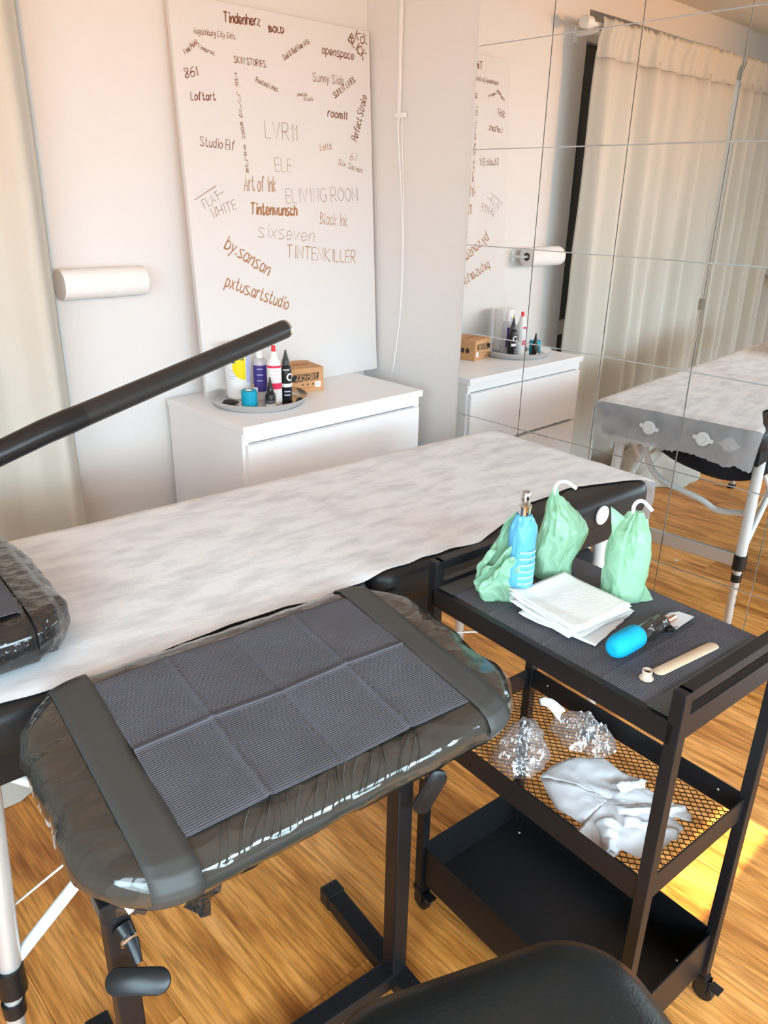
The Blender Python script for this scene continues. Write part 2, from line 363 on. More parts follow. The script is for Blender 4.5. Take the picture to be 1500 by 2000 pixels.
# ------------------------------------------------------------------ curtains
rod = thing('curtain_rod', 'white curtain rod with a cylindrical finial under the lintel', 'curtain rod', (0, 2.27, 2.185))
tube('rod', [(.95, .03, 0), (-1.36, -.06, 0)], .011, M_white2, rod)
lathe('finial', [(.012, 0), (.026, .003), (.026, .05), (.02, .055), (0, .056)], M_white2, rod, (.95, .03, 0), axis=(1, .04, 0))
for xx, yy in ((.87, .027), (-1.34, -.06)):
    bk = tube('bracket', [(xx, yy, -.014), (xx, yy+.06, -.02), (xx, .16, -.02)], .009, M_white2, rod)
    box('bracket_plate', (xx, .155, -.02), (.03, .008, .07), M_white2, rod, .002)
def curtain(x0, x1, y0, y1, label, seed, gap_l=0):
    t = thing('curtain', label, 'curtain', (0, 0, 0), group='linen curtains on the rod')
    def fold(u):
        return .032*math.sin(u*46+seed+2*nz(u*5, seed))+.016*math.sin(u*21+seed*2)+.012*nz(u*26, seed)
    def f(u, w):
        xx = x0+(x1-x0)*u; z = .012+2.075*w
        a = .55+.75*(1-w)
        sway = .012*math.sin(w*3+seed)+(-.06*gap_l*(1-w)**1.3*(u**6))
        return (xx+sway*.5+.02*nz(u*9, w*2, seed)*(1-w), y0+(y1-y0)*u+fold(u)*a+.006*nz(u*12, w*7, seed), z)
    grid('fabric', f, 150, 24, M_curt, t, .0015)
    def h(u, w):
        xx = x0+(x1-x0)*u; z = 2.06+.15*w+(.007*nz(u*80, seed)+.005*math.sin(u*150))*w
        pin = abs(w-.82)
        return (xx, y0+(y1-y0)*u-.006+fold(u)*.5*(1-.5*w)-.017*math.exp(-((w-.82)/.2)**2)+.004*math.sin(u*160), z)
    grid('header', h, 170, 8, M_curt, t, .002)
    return t
curtain(.895, -.415, 2.275, 2.225, 'beige linen curtain hanging nearest the paper roll', 1.3)
curtain(-.468, -1.36, 2.22, 2.19, 'beige linen curtain farther along the rod, seen only in the mirror', 4.1, 0)
cl = thing('folded_cloth', 'beige folded cloth heaped on the floor under the table in the mirror', 'cloth', (.33, 1.98, 0))
def heap(u, w):
    a = 2*PI*u; r = .22*math.sin(PI*(.02+.96*w)/2+.0); z = .19*math.cos(PI*w/2)*(1+.35*nz(3*math.cos(a), 3*math.sin(a), w*3))
    r *= 1+.25*nz(2*math.cos(a), 2*math.sin(a), 5+w)
    fz = .02*math.sin(7*a+w*4)
    return (r*1.3*math.cos(a), r*math.sin(a), max(.002, z+fz*math.sin(PI*w)))
grid('cloth_fold', heap, 48, 14, M_cloth, cl)

# ------------------------------------------------------------------ paper roll on the wall
ro = thing('paper_roll', 'white paper towel roll on a wall holder beside the curtain', 'paper roll', (.93, 2.365, 1.195))
lathe('roll', [(.019, 0), (.044, 0), (.045, .004), (.045, .260), (.044, .264), (.019, .264), (.019, 0)], M_towel, ro, (0, 0, 0), 40, axis=(1, 0, 0))
lathe('core', [(0, .012), (.0165, .012), (.0175, .001), (.0189, .001), (.0189, .263), (.0165, .263), (.0165, .255), (0, .255)], M_core, ro, (0, 0, 0), 24, axis=(1, 0, 0))  # dark plug paints the shade inside the hollow roll
tube('holder_arm', [(.254, 0, 0), (.285, 0, 0), (.290, .02, 0), (.290, .06, 0)], .006, M_white2, ro)
box('holder_plate', (.290, .062, 0), (.03, .006, .05), M_white2, ro, .002)

# ------------------------------------------------------------------ chest of drawers
dr = thing('chest_of_drawers', 'low white chest of drawers below the lettered canvas', 'dresser', (1.66, 2.18, 0))
dw, dd, dh = .79, .47, .793
box('top', (0, 0, dh-.012), (dw, dd, .024), M_white, dr, .002)
for s in (-1, 1): box('side_panel', (s*(dw/2-.012-.004), .008, (dh-.024)/2), (.024, dd-.02, dh-.024), M_white, dr, .001)
box('back_panel', (0, dd/2-.008, .38), (dw-.06, .008, .74), M_white, dr)
box('rail', (0, -dd/2+.024, dh-.041), (dw-.012, .02, .032), M_white, dr, .001)
box('plinth', (0, -dd/2+.05, .025), (dw-.06, .018, .05), M_white, dr, .001)
for k in range(3):
    z1 = dh-.062-k*.237
    d = box('drawer', (.008 if False else 0, -dd/2+.012, z1-.1135), (dw-.030, .02, .225), M_white, dr, .0015)
    box('drawer_lip', (0, -dd/2+.022, z1-.004), (dw-.04, .018, .008), M_white, d, .0005)

# ------------------------------------------------------------------ canvas with lettering
cn = thing('lettered_canvas', 'tall white canvas covered with brown handwritten names, leaning on the wall', 'canvas', (1.375, 2.33, .793))
cn.rotation_euler = (-math.atan2(.07, 1.21), 0, 0)
# local: x to the right, z up along the canvas, y into the wall; front face at y=0
pad('stretched_cloth', .4025, .606, .003, [(0, 0), (0, .016), (.001, .018)], M_canvas, cn, 2, M=Matrix.Translation((.4025, .018, .606)) @ Matrix.Rotation(PI/2, 4, 'X'), smooth=False)
G = {'A': '0c2i4c 1e3e', 'B': '0c0i ~0i3h3g0f ~0f4e4d0c', 'C': '~4h2i0g0e2c4d', 'D': '0c0i ~0i3h4f3d0c', 'E': '3c0c0i3i 0f3f', 'F': '0c0i3i 0f2f', 'G': '~4h2i0g0e2c4d4f 4f2f',
 'H': '0c0i 4c4i 0f4f', 'I': '1c1i', 'J': '~3i3d1c0d', 'K': '0c0i 4i0f4c', 'L': '0i0c3c', 'M': '0c0i2e4i4c', 'N': '0c0i4c4i', 'O': '~2i0g0e2c4e4g2i', 'P': '0c0i ~0i3i3f0f', 'R': '0c0i ~0i3i3f0f 1f4c',
 'S': '~4h2i0h2f4d2c0d', 'T': '2c2i 0i4i', 'U': '~0i0d2c4d4i', 'V': '0i2c4i', 'W': '0i1c2g3c4i', 'Z': '0i4i0c4c', 'Ö': '~2i0g0e2c4e4g2i 1j1k 3j3k',
 'a': '~3f1g0e1c3d 3g3c', 'b': '0i0c ~0e1g3f3d1c0d', 'c': '~3f1g0e1c3d', 'd': '~3f1g0e1c3d 3i3c', 'e': '~0e3e3f1g0e1c3d', 'f': '~3h2i1g1c 0g2g', 'g': '~3f1g0e1d3e 3g3b ~3b1a0b', 'h': '0i0c ~0e1g3f3c',
 'i': '1g1c 1h1i', 'k': '0i0c 3g0e3c', 'l': '~0i0d1c', 'm': '0g0c ~0e1g2f2c ~2e3g4f4c', 'n': '0g0c ~0e2g3f3c', 'o': '~1g0e1c3d3f1g', 'p': '0g0a ~0f1g3f3d1c0d', 'r': '0g0c ~0e1g2g', 's': '~3g1g0f3d2c0c',
 't': '~1i1d2c3d 0g2g', 'u': '~0g0d1c3d 3g3c', 'v': '0g1c3g', 'w': '0g1c2f3c4g', 'x': '0g3c 3g0c', 'y': '0g1d 3g0a', 'z': '0g3g0c3c', '1': '0g1i1c', '6': '~3i1h0e1c3d3f1f0e', '7': '0i3i1c', '8': '~2i0h2f3d2c0d2f3h2i',
 '.': '0c0d', '-': '0f2f', '&': '~3c0g1i2h0d2c4e', '/': ''}
def word(txt, x0, z0, x1, z1, h, wd, ci, rnd):
    # strokes in glyph units, scaled so the word spans start -> end
    adv = 0; strokes = []
    for ch in txt:
        if ch == ' ': adv += 2.5; continue
        mxx = 0
        for st in G[ch].split():
            sm = st[0] == '~'; st = st.lstrip('~')
            pts = [(float(st[i]), ord(st[i+1])-99.) for i in range(0, len(st), 2)]
            mxx = max(mxx, max(p[0] for p in pts))
            pts = [(adv+px+rnd.uniform(-.12, .12), py+rnd.uniform(-.15, .15)) for px, py in pts]
            strokes.append((sm and len(pts) > 2, pts))
        adv += mxx+1.4
    L = math.hypot(x1-x0, z1-z0); sx = L/max(adv-1.4, 1); sz = h/6
    if txt == '/': strokes = [(False, [(0, 0), (1, 0)])]; sx = L
    c, s = (x1-x0)/L, (z1-z0)/L; sl = .0 if txt.isupper() else .12
    v = []; f = []; w = wd*.00056
    for sm, pts in strokes:
        if sm: pts = [(p.x, p.y) for p in crom([(a, b, 0) for a, b in pts], 5)]
        q = [((a+sl*b)*sx, b*sz) for a, b in pts]; q = [(x0+a*c-b*s, z0+a*s+b*c) for a, b in q]
        n0 = len(v)
        for i, p in enumerate(q):
            a, b = q[max(i-1, 0)], q[min(i+1, len(q)-1)]; dx, dz = b[0]-a[0], b[1]-a[1]; l = math.hypot(dx, dz) or 1
            ww = w*(.75+.5*i/len(q)); ex = .3*w if i in (0, len(q)-1) else 0
            sg = -1 if i == 0 else 1
            px, pz = p[0]+sg*ex*dx/l, p[1]+sg*ex*dz/l
            px = min(max(px, .004), .801); pz = min(pz, 1.208)
            v += [(px-dz/l*ww, -.0006, pz+dx/l*ww), (px+dz/l*ww, -.0006, pz-dx/l*ww)]
        for i in range(len(q)-1):
            a = n0+2*i; f.append((a, a+1, a+3, a+2))
    return v, f
WORDS = [('Tindenherz', 0.189, 1.157, 0.326, 1.165, 0.028, 4, 0), ('BOLD', 0.36, 1.153, 0.421, 1.156, 0.017, 4, 0), ('Augschburg City Girls', 0.077, 1.112, 0.226, 1.115, 0.016, 1.6, 0), ('Fine Point', 0.042, 1.051, 0.09, 1.088, 0.013, 2, 0), ('Fineprint', 0.088, 1.075, 0.144, 1.06, 0.011, 1.6, 0), ('SKIN STORIES', 0.216, 1.049, 0.338, 1.048, 0.019, 2.2, 0), ('Soul & Red Fine Arts', 0.415, 1.077, 0.527, 1.142, 0.016, 2, 0), ('KÖ-', 0.735, 1.185, 0.787, 1.158, 0.026, 3.5, 0), ('BLICK', 0.702, 1.172, 0.771, 1.118, 0.029, 4, 0), ('openspace', 0.58, 1.117, 0.725, 1.113, 0.026, 3, 0), ('861', 0.033, 0.987, 0.079, 0.998, 0.026, 2.5, 0), ('Rooted Lines', 0.293, 1.002, 0.379, 0.981, 0.015, 1.8, 0), ('Sunny Side', 0.533, 1.027, 0.673, 1.029, 0.027, 2, 0), ('SUNLIT LINES', 0.632, 0.982, 0.731, 1.044, 0.019, 2.8, 0), ('poetick', 0.464, 0.976, 0.506, 0.978, 0.011, 1.4, 0), ('Studio', 0.489, 0.964, 0.532, 0.966, 0.01, 1.4, 0), ('Loftart', 0.046, 0.928, 0.135, 0.935, 0.022, 3, 0), ('room11', 0.594, 0.922, 0.682, 0.917, 0.026, 3.5, 0), ('Perfect Stroke', 0.73, 0.846, 0.786, 0.998, 0.029, 2.8, 0), ('LVR11', 0.318, 0.838, 0.452, 0.834, 0.052, 1.9, 1), ('Studio Elf', 0.063, 0.8, 0.191, 0.793, 0.028, 2.3, 0), ('Loft11', 0.553, 0.809, 0.605, 0.814, 0.021, 1.8, 2), ('67', 0.692, 0.784, 0.731, 0.783, 0.023, 1.9, 1), ('Six Seven', 0.635, 0.767, 0.748, 0.741, 0.019, 2.2, 1), ('ELE', 0.35, 0.735, 0.42, 0.734, 0.042, 1.8, 1), ('Art of Ink', 0.217, 0.67, 0.347, 0.67, 0.048, 2.8, 2), ('FLAT', 0.061, 0.613, 0.122, 0.643, 0.028, 2, 1), ('WHITE', 0.088, 0.585, 0.182, 0.614, 0.03, 2.2, 1), ('Tintenwunsch', 0.237, 0.597, 0.432, 0.592, 0.036, 5.5, 2), ('ELIVING ROOM', 0.389, 0.633, 0.725, 0.644, 0.047, 1.9, 1), ('Black Ink', 0.536, 0.563, 0.668, 0.553, 0.042, 2, 2), ('sixseven', 0.26, 0.524, 0.502, 0.502, 0.045, 1.7, 1), ('by.sansan', 0.119, 0.491, 0.288, 0.394, 0.045, 4.2, 2), ('TINTENKILLER', 0.377, 0.451, 0.704, 0.42, 0.044, 2.8, 2), ('pxtus.artstudio', 0.109, 0.368, 0.364, 0.271, 0.042, 4.2, 2), ('/', 0.025, 0.64, 0.108, 0.683, 0.009, 2, 0), ('/', 0.105, 0.652, 0.135, 0.666, 0.009, 2, 1)]
for i, ch in enumerate('THE LIVING ROOM ATELIER'):
    if ch != ' ': t = i/22; WORDS.append((ch, .214+.018*t, 1.008-.282*t, .224+.018*t, 1.009-.282*t, .0105, 2, 0))
rw = random.Random(5)
vv, ff = [], []
for w in WORDS:
    v, f = word(*w, rw)
    if len(w[0]) == 1 and w[0] != '/':
        n0 = len(vv); vv += v; ff += [tuple(a+n0 for a in q) for q in f]; continue
    mesh('lettering', v, f, M_ink[w[7]], cn)
mesh('lettering', vv, ff, M_ink[0], cn)
# ------------------------------------------------------------------ wall cable
ca = thing('wall_cable', 'thin white cable running down the bare wall strip beside the mirror', 'cable', (2.183, 2.24, .80))
box('cable_duct', (.0, 0, 1.275), (.008, .014, .70), M_white2, ca, .002)
box('clip', (-.002, -.012, .925), (.012, .05, .016), M_white2, ca, .003)
tube('cord', [(0, -.005, .925), (-.001, 0, .87), (-.001, -.029, .63), (-.001, -.039, .44), (-.001, -.036, .25), (-.001, -.02, .11), (-.001, 0, -.005)], .003, M_white2, ca, 8, 6)
tube('cord', [(0, -.018, .925), (0, -.02, .86), (-.001, -.038, .63), (-.001, -.045, .44), (-.001, -.04, .25)], .0018, M_white2, ca, 8, 6)
# ------------------------------------------------------------------ steel tray and bottles on the dresser
ZD = .793
tr = thing('steel_tray', 'round shallow steel tray on the white dresser', 'tray', (1.482, 2.175, ZD))
lathe('dish', [(0, .003), (.14, .003), (.15, .006), (.163, .026), (.165, .027), (.167, .026), (.153, .002), (.145, 0), (0, 0)], M_steel, tr, n=56)
ZT = ZD+.0032
PH = math.atan2(-2.17, -1.48)          # direction from the tray towards the camera
def bottle(name, label, cat, x, y, prof, m, n=28):
    t = thing(name, label, cat, (x, y, ZT)); lathe('body', prof, m, t, n=n); return t
b = bottle('wipes_canister', 'white wipes canister with yellow circle and blue label on the steel tray', 'canister', 1.463, 2.262, [(.036, 0), (.041, .004), (.043, .01), (.047, .165), (.045, .17), (0, .17)], M_white2)
lathe('lid', [(.046, .17), (.046, .185), (.043, .189), (0, .19)], M_white2, b)
def disc_on(r0, ac, zc, rad, half, m, par, name):   # round print wrapped on a cylinder
    def fn(u, w):
        z = rad*(2*w-1); e = math.sqrt(max(rad*rad-z*z, 0))/r0; a = ac-e*u if half else ac-e+2*e*u
        return (r0*math.cos(a), r0*math.sin(a), zc+z)
    return grid(name, fn, 10, 16, m, par)
disc_on(.0475, PH+.55, .115, .045, 1, M_yellow, b, 'yellow_print')
curved_patch('navy_print', .0475, PH-.75, PH-.2, .128, .143, M_navy, b, off=.0007)
for k in range(4): curved_patch('text_line', .0465, PH-.7, PH+.1-.1*k, .10-k*.009, .1025-k*.009, M_pale, b)
curved_patch('side_label', .0472, PH+.62, PH+1.05, .06, .155, M_pale, b)
for k in range(5): curved_patch('text_line', .0476, PH+.18, PH+.45, .138+k*.006, .141+k*.006, M_navy, b)
b = bottle('bandage_roll', 'turquoise cohesive bandage roll standing at the front of the tray', 'bandage', 1.407, 2.118, [(.012, 0), (.025, 0), (.026, .002), (.026, .058), (.025, .06), (.012, .06), (.012, .001)], M_blue2)
lathe('core', [(.0118, .002), (.0118, .0605), (.0095, .0605), (.0095, .002)], M_white2, b)
b = bottle('spray_bottle', 'clear spray bottle with a purple label and white cap on the tray', 'bottle', 1.512, 2.203, [(.02, 0), (.0225, .003), (.0225, .128), (.02, .137), (.011, .142), (0, .142)], mat('hazy_bottle', (.80, .80, .84), .25, trans=.35))
curved_patch('label_wrap', .0225, PH-1.5, PH+1.5, .028, .118, M_purple, b, n=24)
for k in range(3): curved_patch('text_line', .0231, PH-.5, PH+.4, .105-k*.02, .108-k*.02, M_pale, b)
lathe('pump_cap', [(.0125, .142), (.0125, .162), (.01, .165), (.009, .19), (.0, .191)], M_white2, b)
b = bottle('squeeze_bottle', 'white bottle with crimson bands and red tip on the tray', 'bottle', 1.513, 2.122, [(.022, 0), (.0245, .003), (.0245, .128), (.022, .14), (.013, .155), (.0115, .175), (.0, .176)], M_white2)
lathe('tip', [(.007, .175), (.007, .192), (.006, .194), (0, .194)], M_red, b)
for z0, z1 in ((.123, .131), (.052, .072)): curved_patch('crimson_band', .0245, PH-1.2, PH+1.2, z0, z1, M_pink, b, n=20)
for k in range(4): curved_patch('text_line', .0248, PH-.2+.1*k, PH+.7, .112-k*.012, .1135-k*.012, mat('pink_print', (.8, .3, .4), .6), b)
b = bottle('dropper_bottle', 'small black ink bottle with pointed cap at the front of the tray', 'bottle', 1.462, 2.076, [(.0155, 0), (.017, .002), (.017, .042), (.014, .05), (.0085, .056), (0, .056)], M_blk2)
lathe('nozzle', [(.0105, .055), (.0105, .068), (.008, .072), (.0025, .103), (0, .104)], M_blk2, b)
curved_patch('grey_label', .017, PH-1.2, PH+1.2, .017, .028, mat('grey_label', (.08, .08, .085), .5), b)
curved_patch('white_label', .017, PH-1.2, PH+1.2, .003, .016, M_white2, b)
b = bottle('ink_bottle', 'tall black ink bottle with white ring logo and twist tip', 'bottle', 1.566, 2.128, [(.017, 0), (.019, .002), (.019, .105), (.016, .118), (.009, .124), (0, .124)], M_blk2)
lathe('nozzle', [(.0115, .122), (.0115, .14), (.009, .143), (.003, .172), (0, .173)], mat('dark_grey_plastic', (.05, .05, .05), .4), b)
v = []; f = []
for i in range(25):
    for q in (.0085, .0135):
        a = 2*PI*i/24; da = q*math.cos(a)/.0195; v.append((.0196*math.cos(PH+.75+da), .0196*math.sin(PH+.75+da), .083+q*math.sin(a)))
for i in range(24): f.append((2*i, 2*i+1, 2*i+3, 2*i+2))
mesh('ring_logo', v, f, M_white2, b)
curved_patch('white_band', .019, PH-1.2, PH+1.6, .049, .061, M_white2, b, n=16)
for k in range(2): curved_patch('text_line', .0193, PH-.4, PH+.7, .02+.012*k, .024+.012*k, M_pale, b)
curved_patch('text_line', .0193, PH-.6, PH+.6, .107, .110, M_white2, b)
sc = thing('scissors', 'black-handled scissors lying at the left of the tray', 'scissors', (1.408, 2.185, ZT+.006), -.75)
for s in (-1, 1):
    tube('handle', [(.045*0+.0, 0, 0), (-.018, s*.014, 0), (-.04, s*.02, 0), (-.05, s*.012, 0), (-.04, s*.004, 0), (-.018, s*.003, 0), (0, 0, 0)], .0042, M_blk2, sc, 8, 5)
    mesh('blade', [(0, -.005, s*.001), (.075, -s*.001, s*.001), (.0, .005, s*.001), (0, -.005, s*.001+.0015), (.075, -s*.001, s*.001+.0015), (0, .005, s*.001+.0015)], [(0, 1, 2), (3, 5, 4), (0, 2, 5, 3), (0, 3, 4, 1), (1, 4, 5, 2)], M_steel, sc)
cp = thing('black_clip', 'small black clip at the right rim of the tray', 'clip', (1.578, 2.075, ZT+.005), .4)
tube('jaw', [(-.016, 0, 0), (0, .004, .004), (.016, .002, .007)], .0045, M_blk2, cp, 8, 5); tube('lever', [(-.008, .0, .006), (.004, -.008, .008), (.014, -.006, .004)], .0035, M_blk2, cp, 8, 5)
vi = bottle('glass_vial', 'tiny clear vial with a white cap behind the bandage roll', 'vial', 1.452, 2.148, [(.007, 0), (.0085, .001), (.0085, .04), (.006, .044), (0, .044)], mat('vial_glass', (.85, .8, .72), .1, trans=.6))
lathe('cap', [(.009, .043), (.009, .056), (0, .056)], M_white2, vi, n=16)
# razor box
bx = thing('razor_box', 'brown cardboard box of razors on the dresser beside the tray', 'box', (1.712, 2.250, ZD), -.205)
bw, bd, bh = .136, .135, .087
box('carton', (0, 0, bh/2), (bw, bd, bh), M_card, bx, .0015)
MF = Matrix.Translation((0, -bd/2-.0004, 0)) @ Matrix.Rotation(PI/2, 4, 'X')
plate('dark_panel', [(-.052, .039), (.046, .042), (.049, .069), (-.05, .068), (-.053, .06)], -.0001, .0002, M_dkcard, bx, M=MF)
MT = Matrix.Translation((0, -bd/2-.0009, 0)) @ Matrix.Rotation(PI/2, 4, 'X')
text('lettering', 'WHEAT STRAW', .0145, M_card, bx, MT @ Matrix.Translation((-.002, .0625, 0)), sx=.85, bold=.0001)
text('lettering', 'RAZORS', .0235, M_card, bx, MT @ Matrix.Translation((-.002, .049, 0)), sx=.98, bold=.0003)
for k in range(3): plate('icon', [(-.02+.02*k, .026), (-.012+.02*k, .026), (-.013+.02*k, .031), (-.018+.02*k, .032)], 0, .0003, M_dkcard, bx, M=MF)
box('text_line', (0, -bd/2-.0003, .017), (.07, .0004, .0022), mat('faded_print', (.35, .18, .08), .8), bx)
box('white_sticker', (.045, -bd/2-.0004, .026), (.022, .0006, .02), M_white2, bx); box('sticker_print', (.045, -bd/2-.0008, .026), (.014, .0004, .004), M_pale, bx)
plate('black_tape', [(-.0678, .044), (-.058, .042), (-.046, .048), (-.038, .056), (-.040, .064), (-.055, .063), (-.0678, .060)], .0002, .0012, M_blk2, bx, M=MF)
MR = Matrix.Translation((bw/2+.0004, 0, 0)) @ Matrix.Rotation(PI/2, 4, 'Z') @ Matrix.Rotation(PI/2, 4, 'X')
for k in range(2): plate('round_print', [(-.03+k*.024+.009*math.cos(a*.4), .042+.012*math.sin(a*.4)) for a in range(16)], 0, .0003, M_dkcard, bx, M=MR)
plate('leaf_print', [(.03, .012), (.04, .016), (.05, .03), (.044, .028), (.04, .035), (.037, .027), (.03, .025)], 0, .0003, M_dkcard, bx, M=MR)
text('lettering', 'RAZORS', .02, mat('faded_print', (.35, .18, .08), .8), bx, Matrix.Translation((0, 0, bh+.0006)), bold=.0003)

# ------------------------------------------------------------------ massage table
TA = -.076
tb = thing('massage_table', 'long folding massage table with black vinyl cushions and aluminium legs', 'table', (.93, 1.252, 0), TA)
HL, HW, ZTOP = .93, .298, .783
for s in (-1, 1):
    pr = [(.012, .700), (.002, .708), (0, .722), (0, .760), (.006, .774), (.02, .7815), (.05, .783)]
    c = pad('cushion', HL/2-.003, HW, .05, pr, M_vinyl, tb, 6, M=Matrix.Translation((s*HL/2, 0, 0)), sub=10)
    for t_ in (-1, 1): box('side_rail', (s*HL/2, t_*(HW-.03), .68), (HL-.06, .03, .06), M_blk, tb, .003)
    box('end_rail', (s*(HL-.04), 0, .68), (.03, 2*HW-.06, .06), M_blk, tb, .003)
for xx, zz in ((.03, .733), (-.035, .725)):
    lathe('rubber_bumper', [(.017, 0), (.016, .006), (.010, .008), (.007, .005), (0, .005)], M_blk2, tb, (xx, -HW-.001, zz), 20, axis=(0, -1, 0))
lathe('white_grommet', [(.013, 0), (.024, .001), (.024, .005), (.015, .006), (.013, .003)], M_white2, tb, (.70, -HW-.001, .742), 24, axis=(0, -1, 0))
def grom(yy, zz, faint):
    g = lathe('white_grommet', [(.011, 0), (.024, .001), (.024, .004), (.013, .005), (.011, .002)], M_white2, tb, (HL+.001 if faint else HL+.024, yy, zz), 24, axis=(1, 0, 0))
    for s in (-1, 1): lathe('grommet_ear', [(.0075, 0), (.0075, .003), (0, .003)], M_white2, g, (HL+.001 if faint else HL+.024, yy+s*.028, zz+s*.003), 14, axis=(1, 0, 0))
grom(.08, .722, 0); grom(-.11, .722, 0); grom(-.19, .715, 1)
for s in (-1, 1):
    lx = s*.775 if s > 0 else -.702
    for t_ in (-1, 1):
        ly = t_*(HW-.045)
        lg = tube('leg', [(lx, ly, .69), (lx+s*.03, ly+t_*.012, .27)], .0185, M_walu if s > 0 else M_alu, tb, 14)
        tube('leg_extension', [(lx+s*.025, ly+t_*.01, .34), (lx+s*.05, ly+t_*.02, .012)], .0145, M_alu, lg, 12)
        for zz in (.265, .205): 
            u_ = (.69-zz)/.678; tube('black_collar', [(lx+s*.05*u_, ly+t_*.02*u_, zz+(.028 if zz > .25 else .014)), (lx+s*.05*u_, ly+t_*.02*u_, zz-(.028 if zz > .25 else .014))], .023 if zz > .25 else .0185, M_blk2, lg, 14)
        lathe('rubber_foot', [(.02, 0), (.02, .02), (.016, .024), (0, .024)], M_blk2, lg, (lx+s*.0505, ly+t_*.0202, 0), 16)
        for k in range(3): lathe('height_hole', [(.004, 0), (.004, .001), (0, .001)], M_blk2, lg, (lx+s*.045-s*.001*k, ly+t_*.018-.0147, .10+.035*k), 8, axis=(0, -1, 0))
        tube('brace', [(lx+s*.02, ly+t_*.008, .29), (lx-s*.42, ly, .655)], .0105, M_walu, tb, 12)
        tube('brace_link', [(lx-s*.20, ly, .475), (lx-s*.02, ly-t_*.01, .64)], .0085, M_walu, tb, 10)
        lathe('brace_pivot', [(.012, -.012), (.012, .012), (0, .013)], M_walu, tb, (lx-s*.20, ly, .475), 12, axis=(0, 1, 0))
    box('cross_bar', (lx+s*.032, 0, .27), (.018, 2*HW-.09, .05), M_alu, tb, .004)
    if s > 0: tube('bent_tube', [(lx-s*.03, HW-.11, .66), (lx-s*.05, HW-.13, .55), (lx-s*.06, HW-.17, .48), (lx-s*.06, .06, .45), (lx-s*.06, -.06, .425), (lx-s*.06, -HW+.17, .40), (lx-s*.05, -HW+.07, .42), (lx-s*.0, -HW+.05, .44)], .0115, M_walu, tb, 12, 6)
for t_ in (-1, 1):
    tube('tension_cable', [(-.76, t_*.24, .36), (-.35, t_*.22, .5), (0, t_*.2, .60), (.35, t_*.22, .5), (.76, t_*.24, .36)], .002, M_walu, tb, 6)
po = thing('black_pouch', 'black fabric pouch hanging under the mirror end of the massage table', 'pouch', (1.63, 1.13, .545), TA)
def pouch(u, w):
    a = 2*PI*u; b = PI*(w-.5); rr = (abs(math.cos(b))**.6)
    return (.10*rr*math.cos(a), .21*rr*math.sin(a), .05+.05*math.copysign(abs(math.sin(b))**.7, math.sin(b))-.02*math.cos(a*2+1)*rr+.006*nz(u*9, w*6))
grid('pouch_body', pouch, 32, 14, mat('black_cloth', (.008, .009, .014), .8), po)
tube('strap', [(0, -.14, .09), (.02, -.14, .125), (.04, -.14, .145)], .004, M_blk2, po); tube('strap', [(0, .12, .09), (.02, .12, .125), (.04, .12, .145)], .004, M_blk2, po)

# paper sheet over the table
ps = thing('table_paper', 'white nonwoven paper sheet covering the massage table', 'paper sheet', (.93, 1.252, 0), TA)
def near(xx):   # near boundary of the sheet
    e = -HW+.012+.010*nz(xx*5)+.005*nz(xx*17)
    if xx > .28: e += .075*min(1, (xx-.28)/.25)**1.2*(1 if xx < .70 else max(0, 1-(xx-.70)/.22)**.8)
    return e
def sheet(u, w):
    xx = -HL+.002+2*HL*u-.004*u; y0 = near(xx); y = y0+(HW+.004-y0)*w
    d = min(HL-xx, HW+.004-abs(y)) if w > .5 else 1
    z = ZTOP+.0035+.0016*nz(xx*7, y*9)+.0012*nz(xx*19, y*4)
    ex = max(0, abs(y)-(HW-.03)); z -= 10*ex*ex
    ex = max(0, xx-(HL-.03)); z -= 11*ex*ex
    return (xx+(.010 if u > .999 else 0), y, z-.010*max(0, (w-.985)/.015)*0)
grid('sheet', sheet, 150, 40, M_paper, ps)
def farside(u, w): 
    p = sheet(u, 1); return (p[0], p[1]+.004*(1-w)*0+.003*w, p[2]-.045*w*(1+.3*nz(u*9)))
grid('side_overhang', farside, 80, 4, M_paper, ps)
M_flap = mat('thin_nonwoven_paper', (.83, .83, .85), .85, vary=((.60, .60, .63), (14, 20, 14), .3, .6), transl=.2, alpha=.62)
def flap(u, w):
    yy = near(HL)+(HW+.006-near(HL))*u
    p = sheet(1, min(1, u)); L = .128+.022*nz(u*4, 3)+.014*nz(u*17, 1)+.007*nz(u*47)
    bulge = .012*math.sin(min(1, w*3)*PI/2)
    return (p[0]+.001+bulge*.6+.012*w*math.sin(u*9+1)*.6+.004*nz(u*12, w*4), yy+.01*w, p[2]-L*w)
grid('end_flap', flap, 70, 12, M_flap, ps)

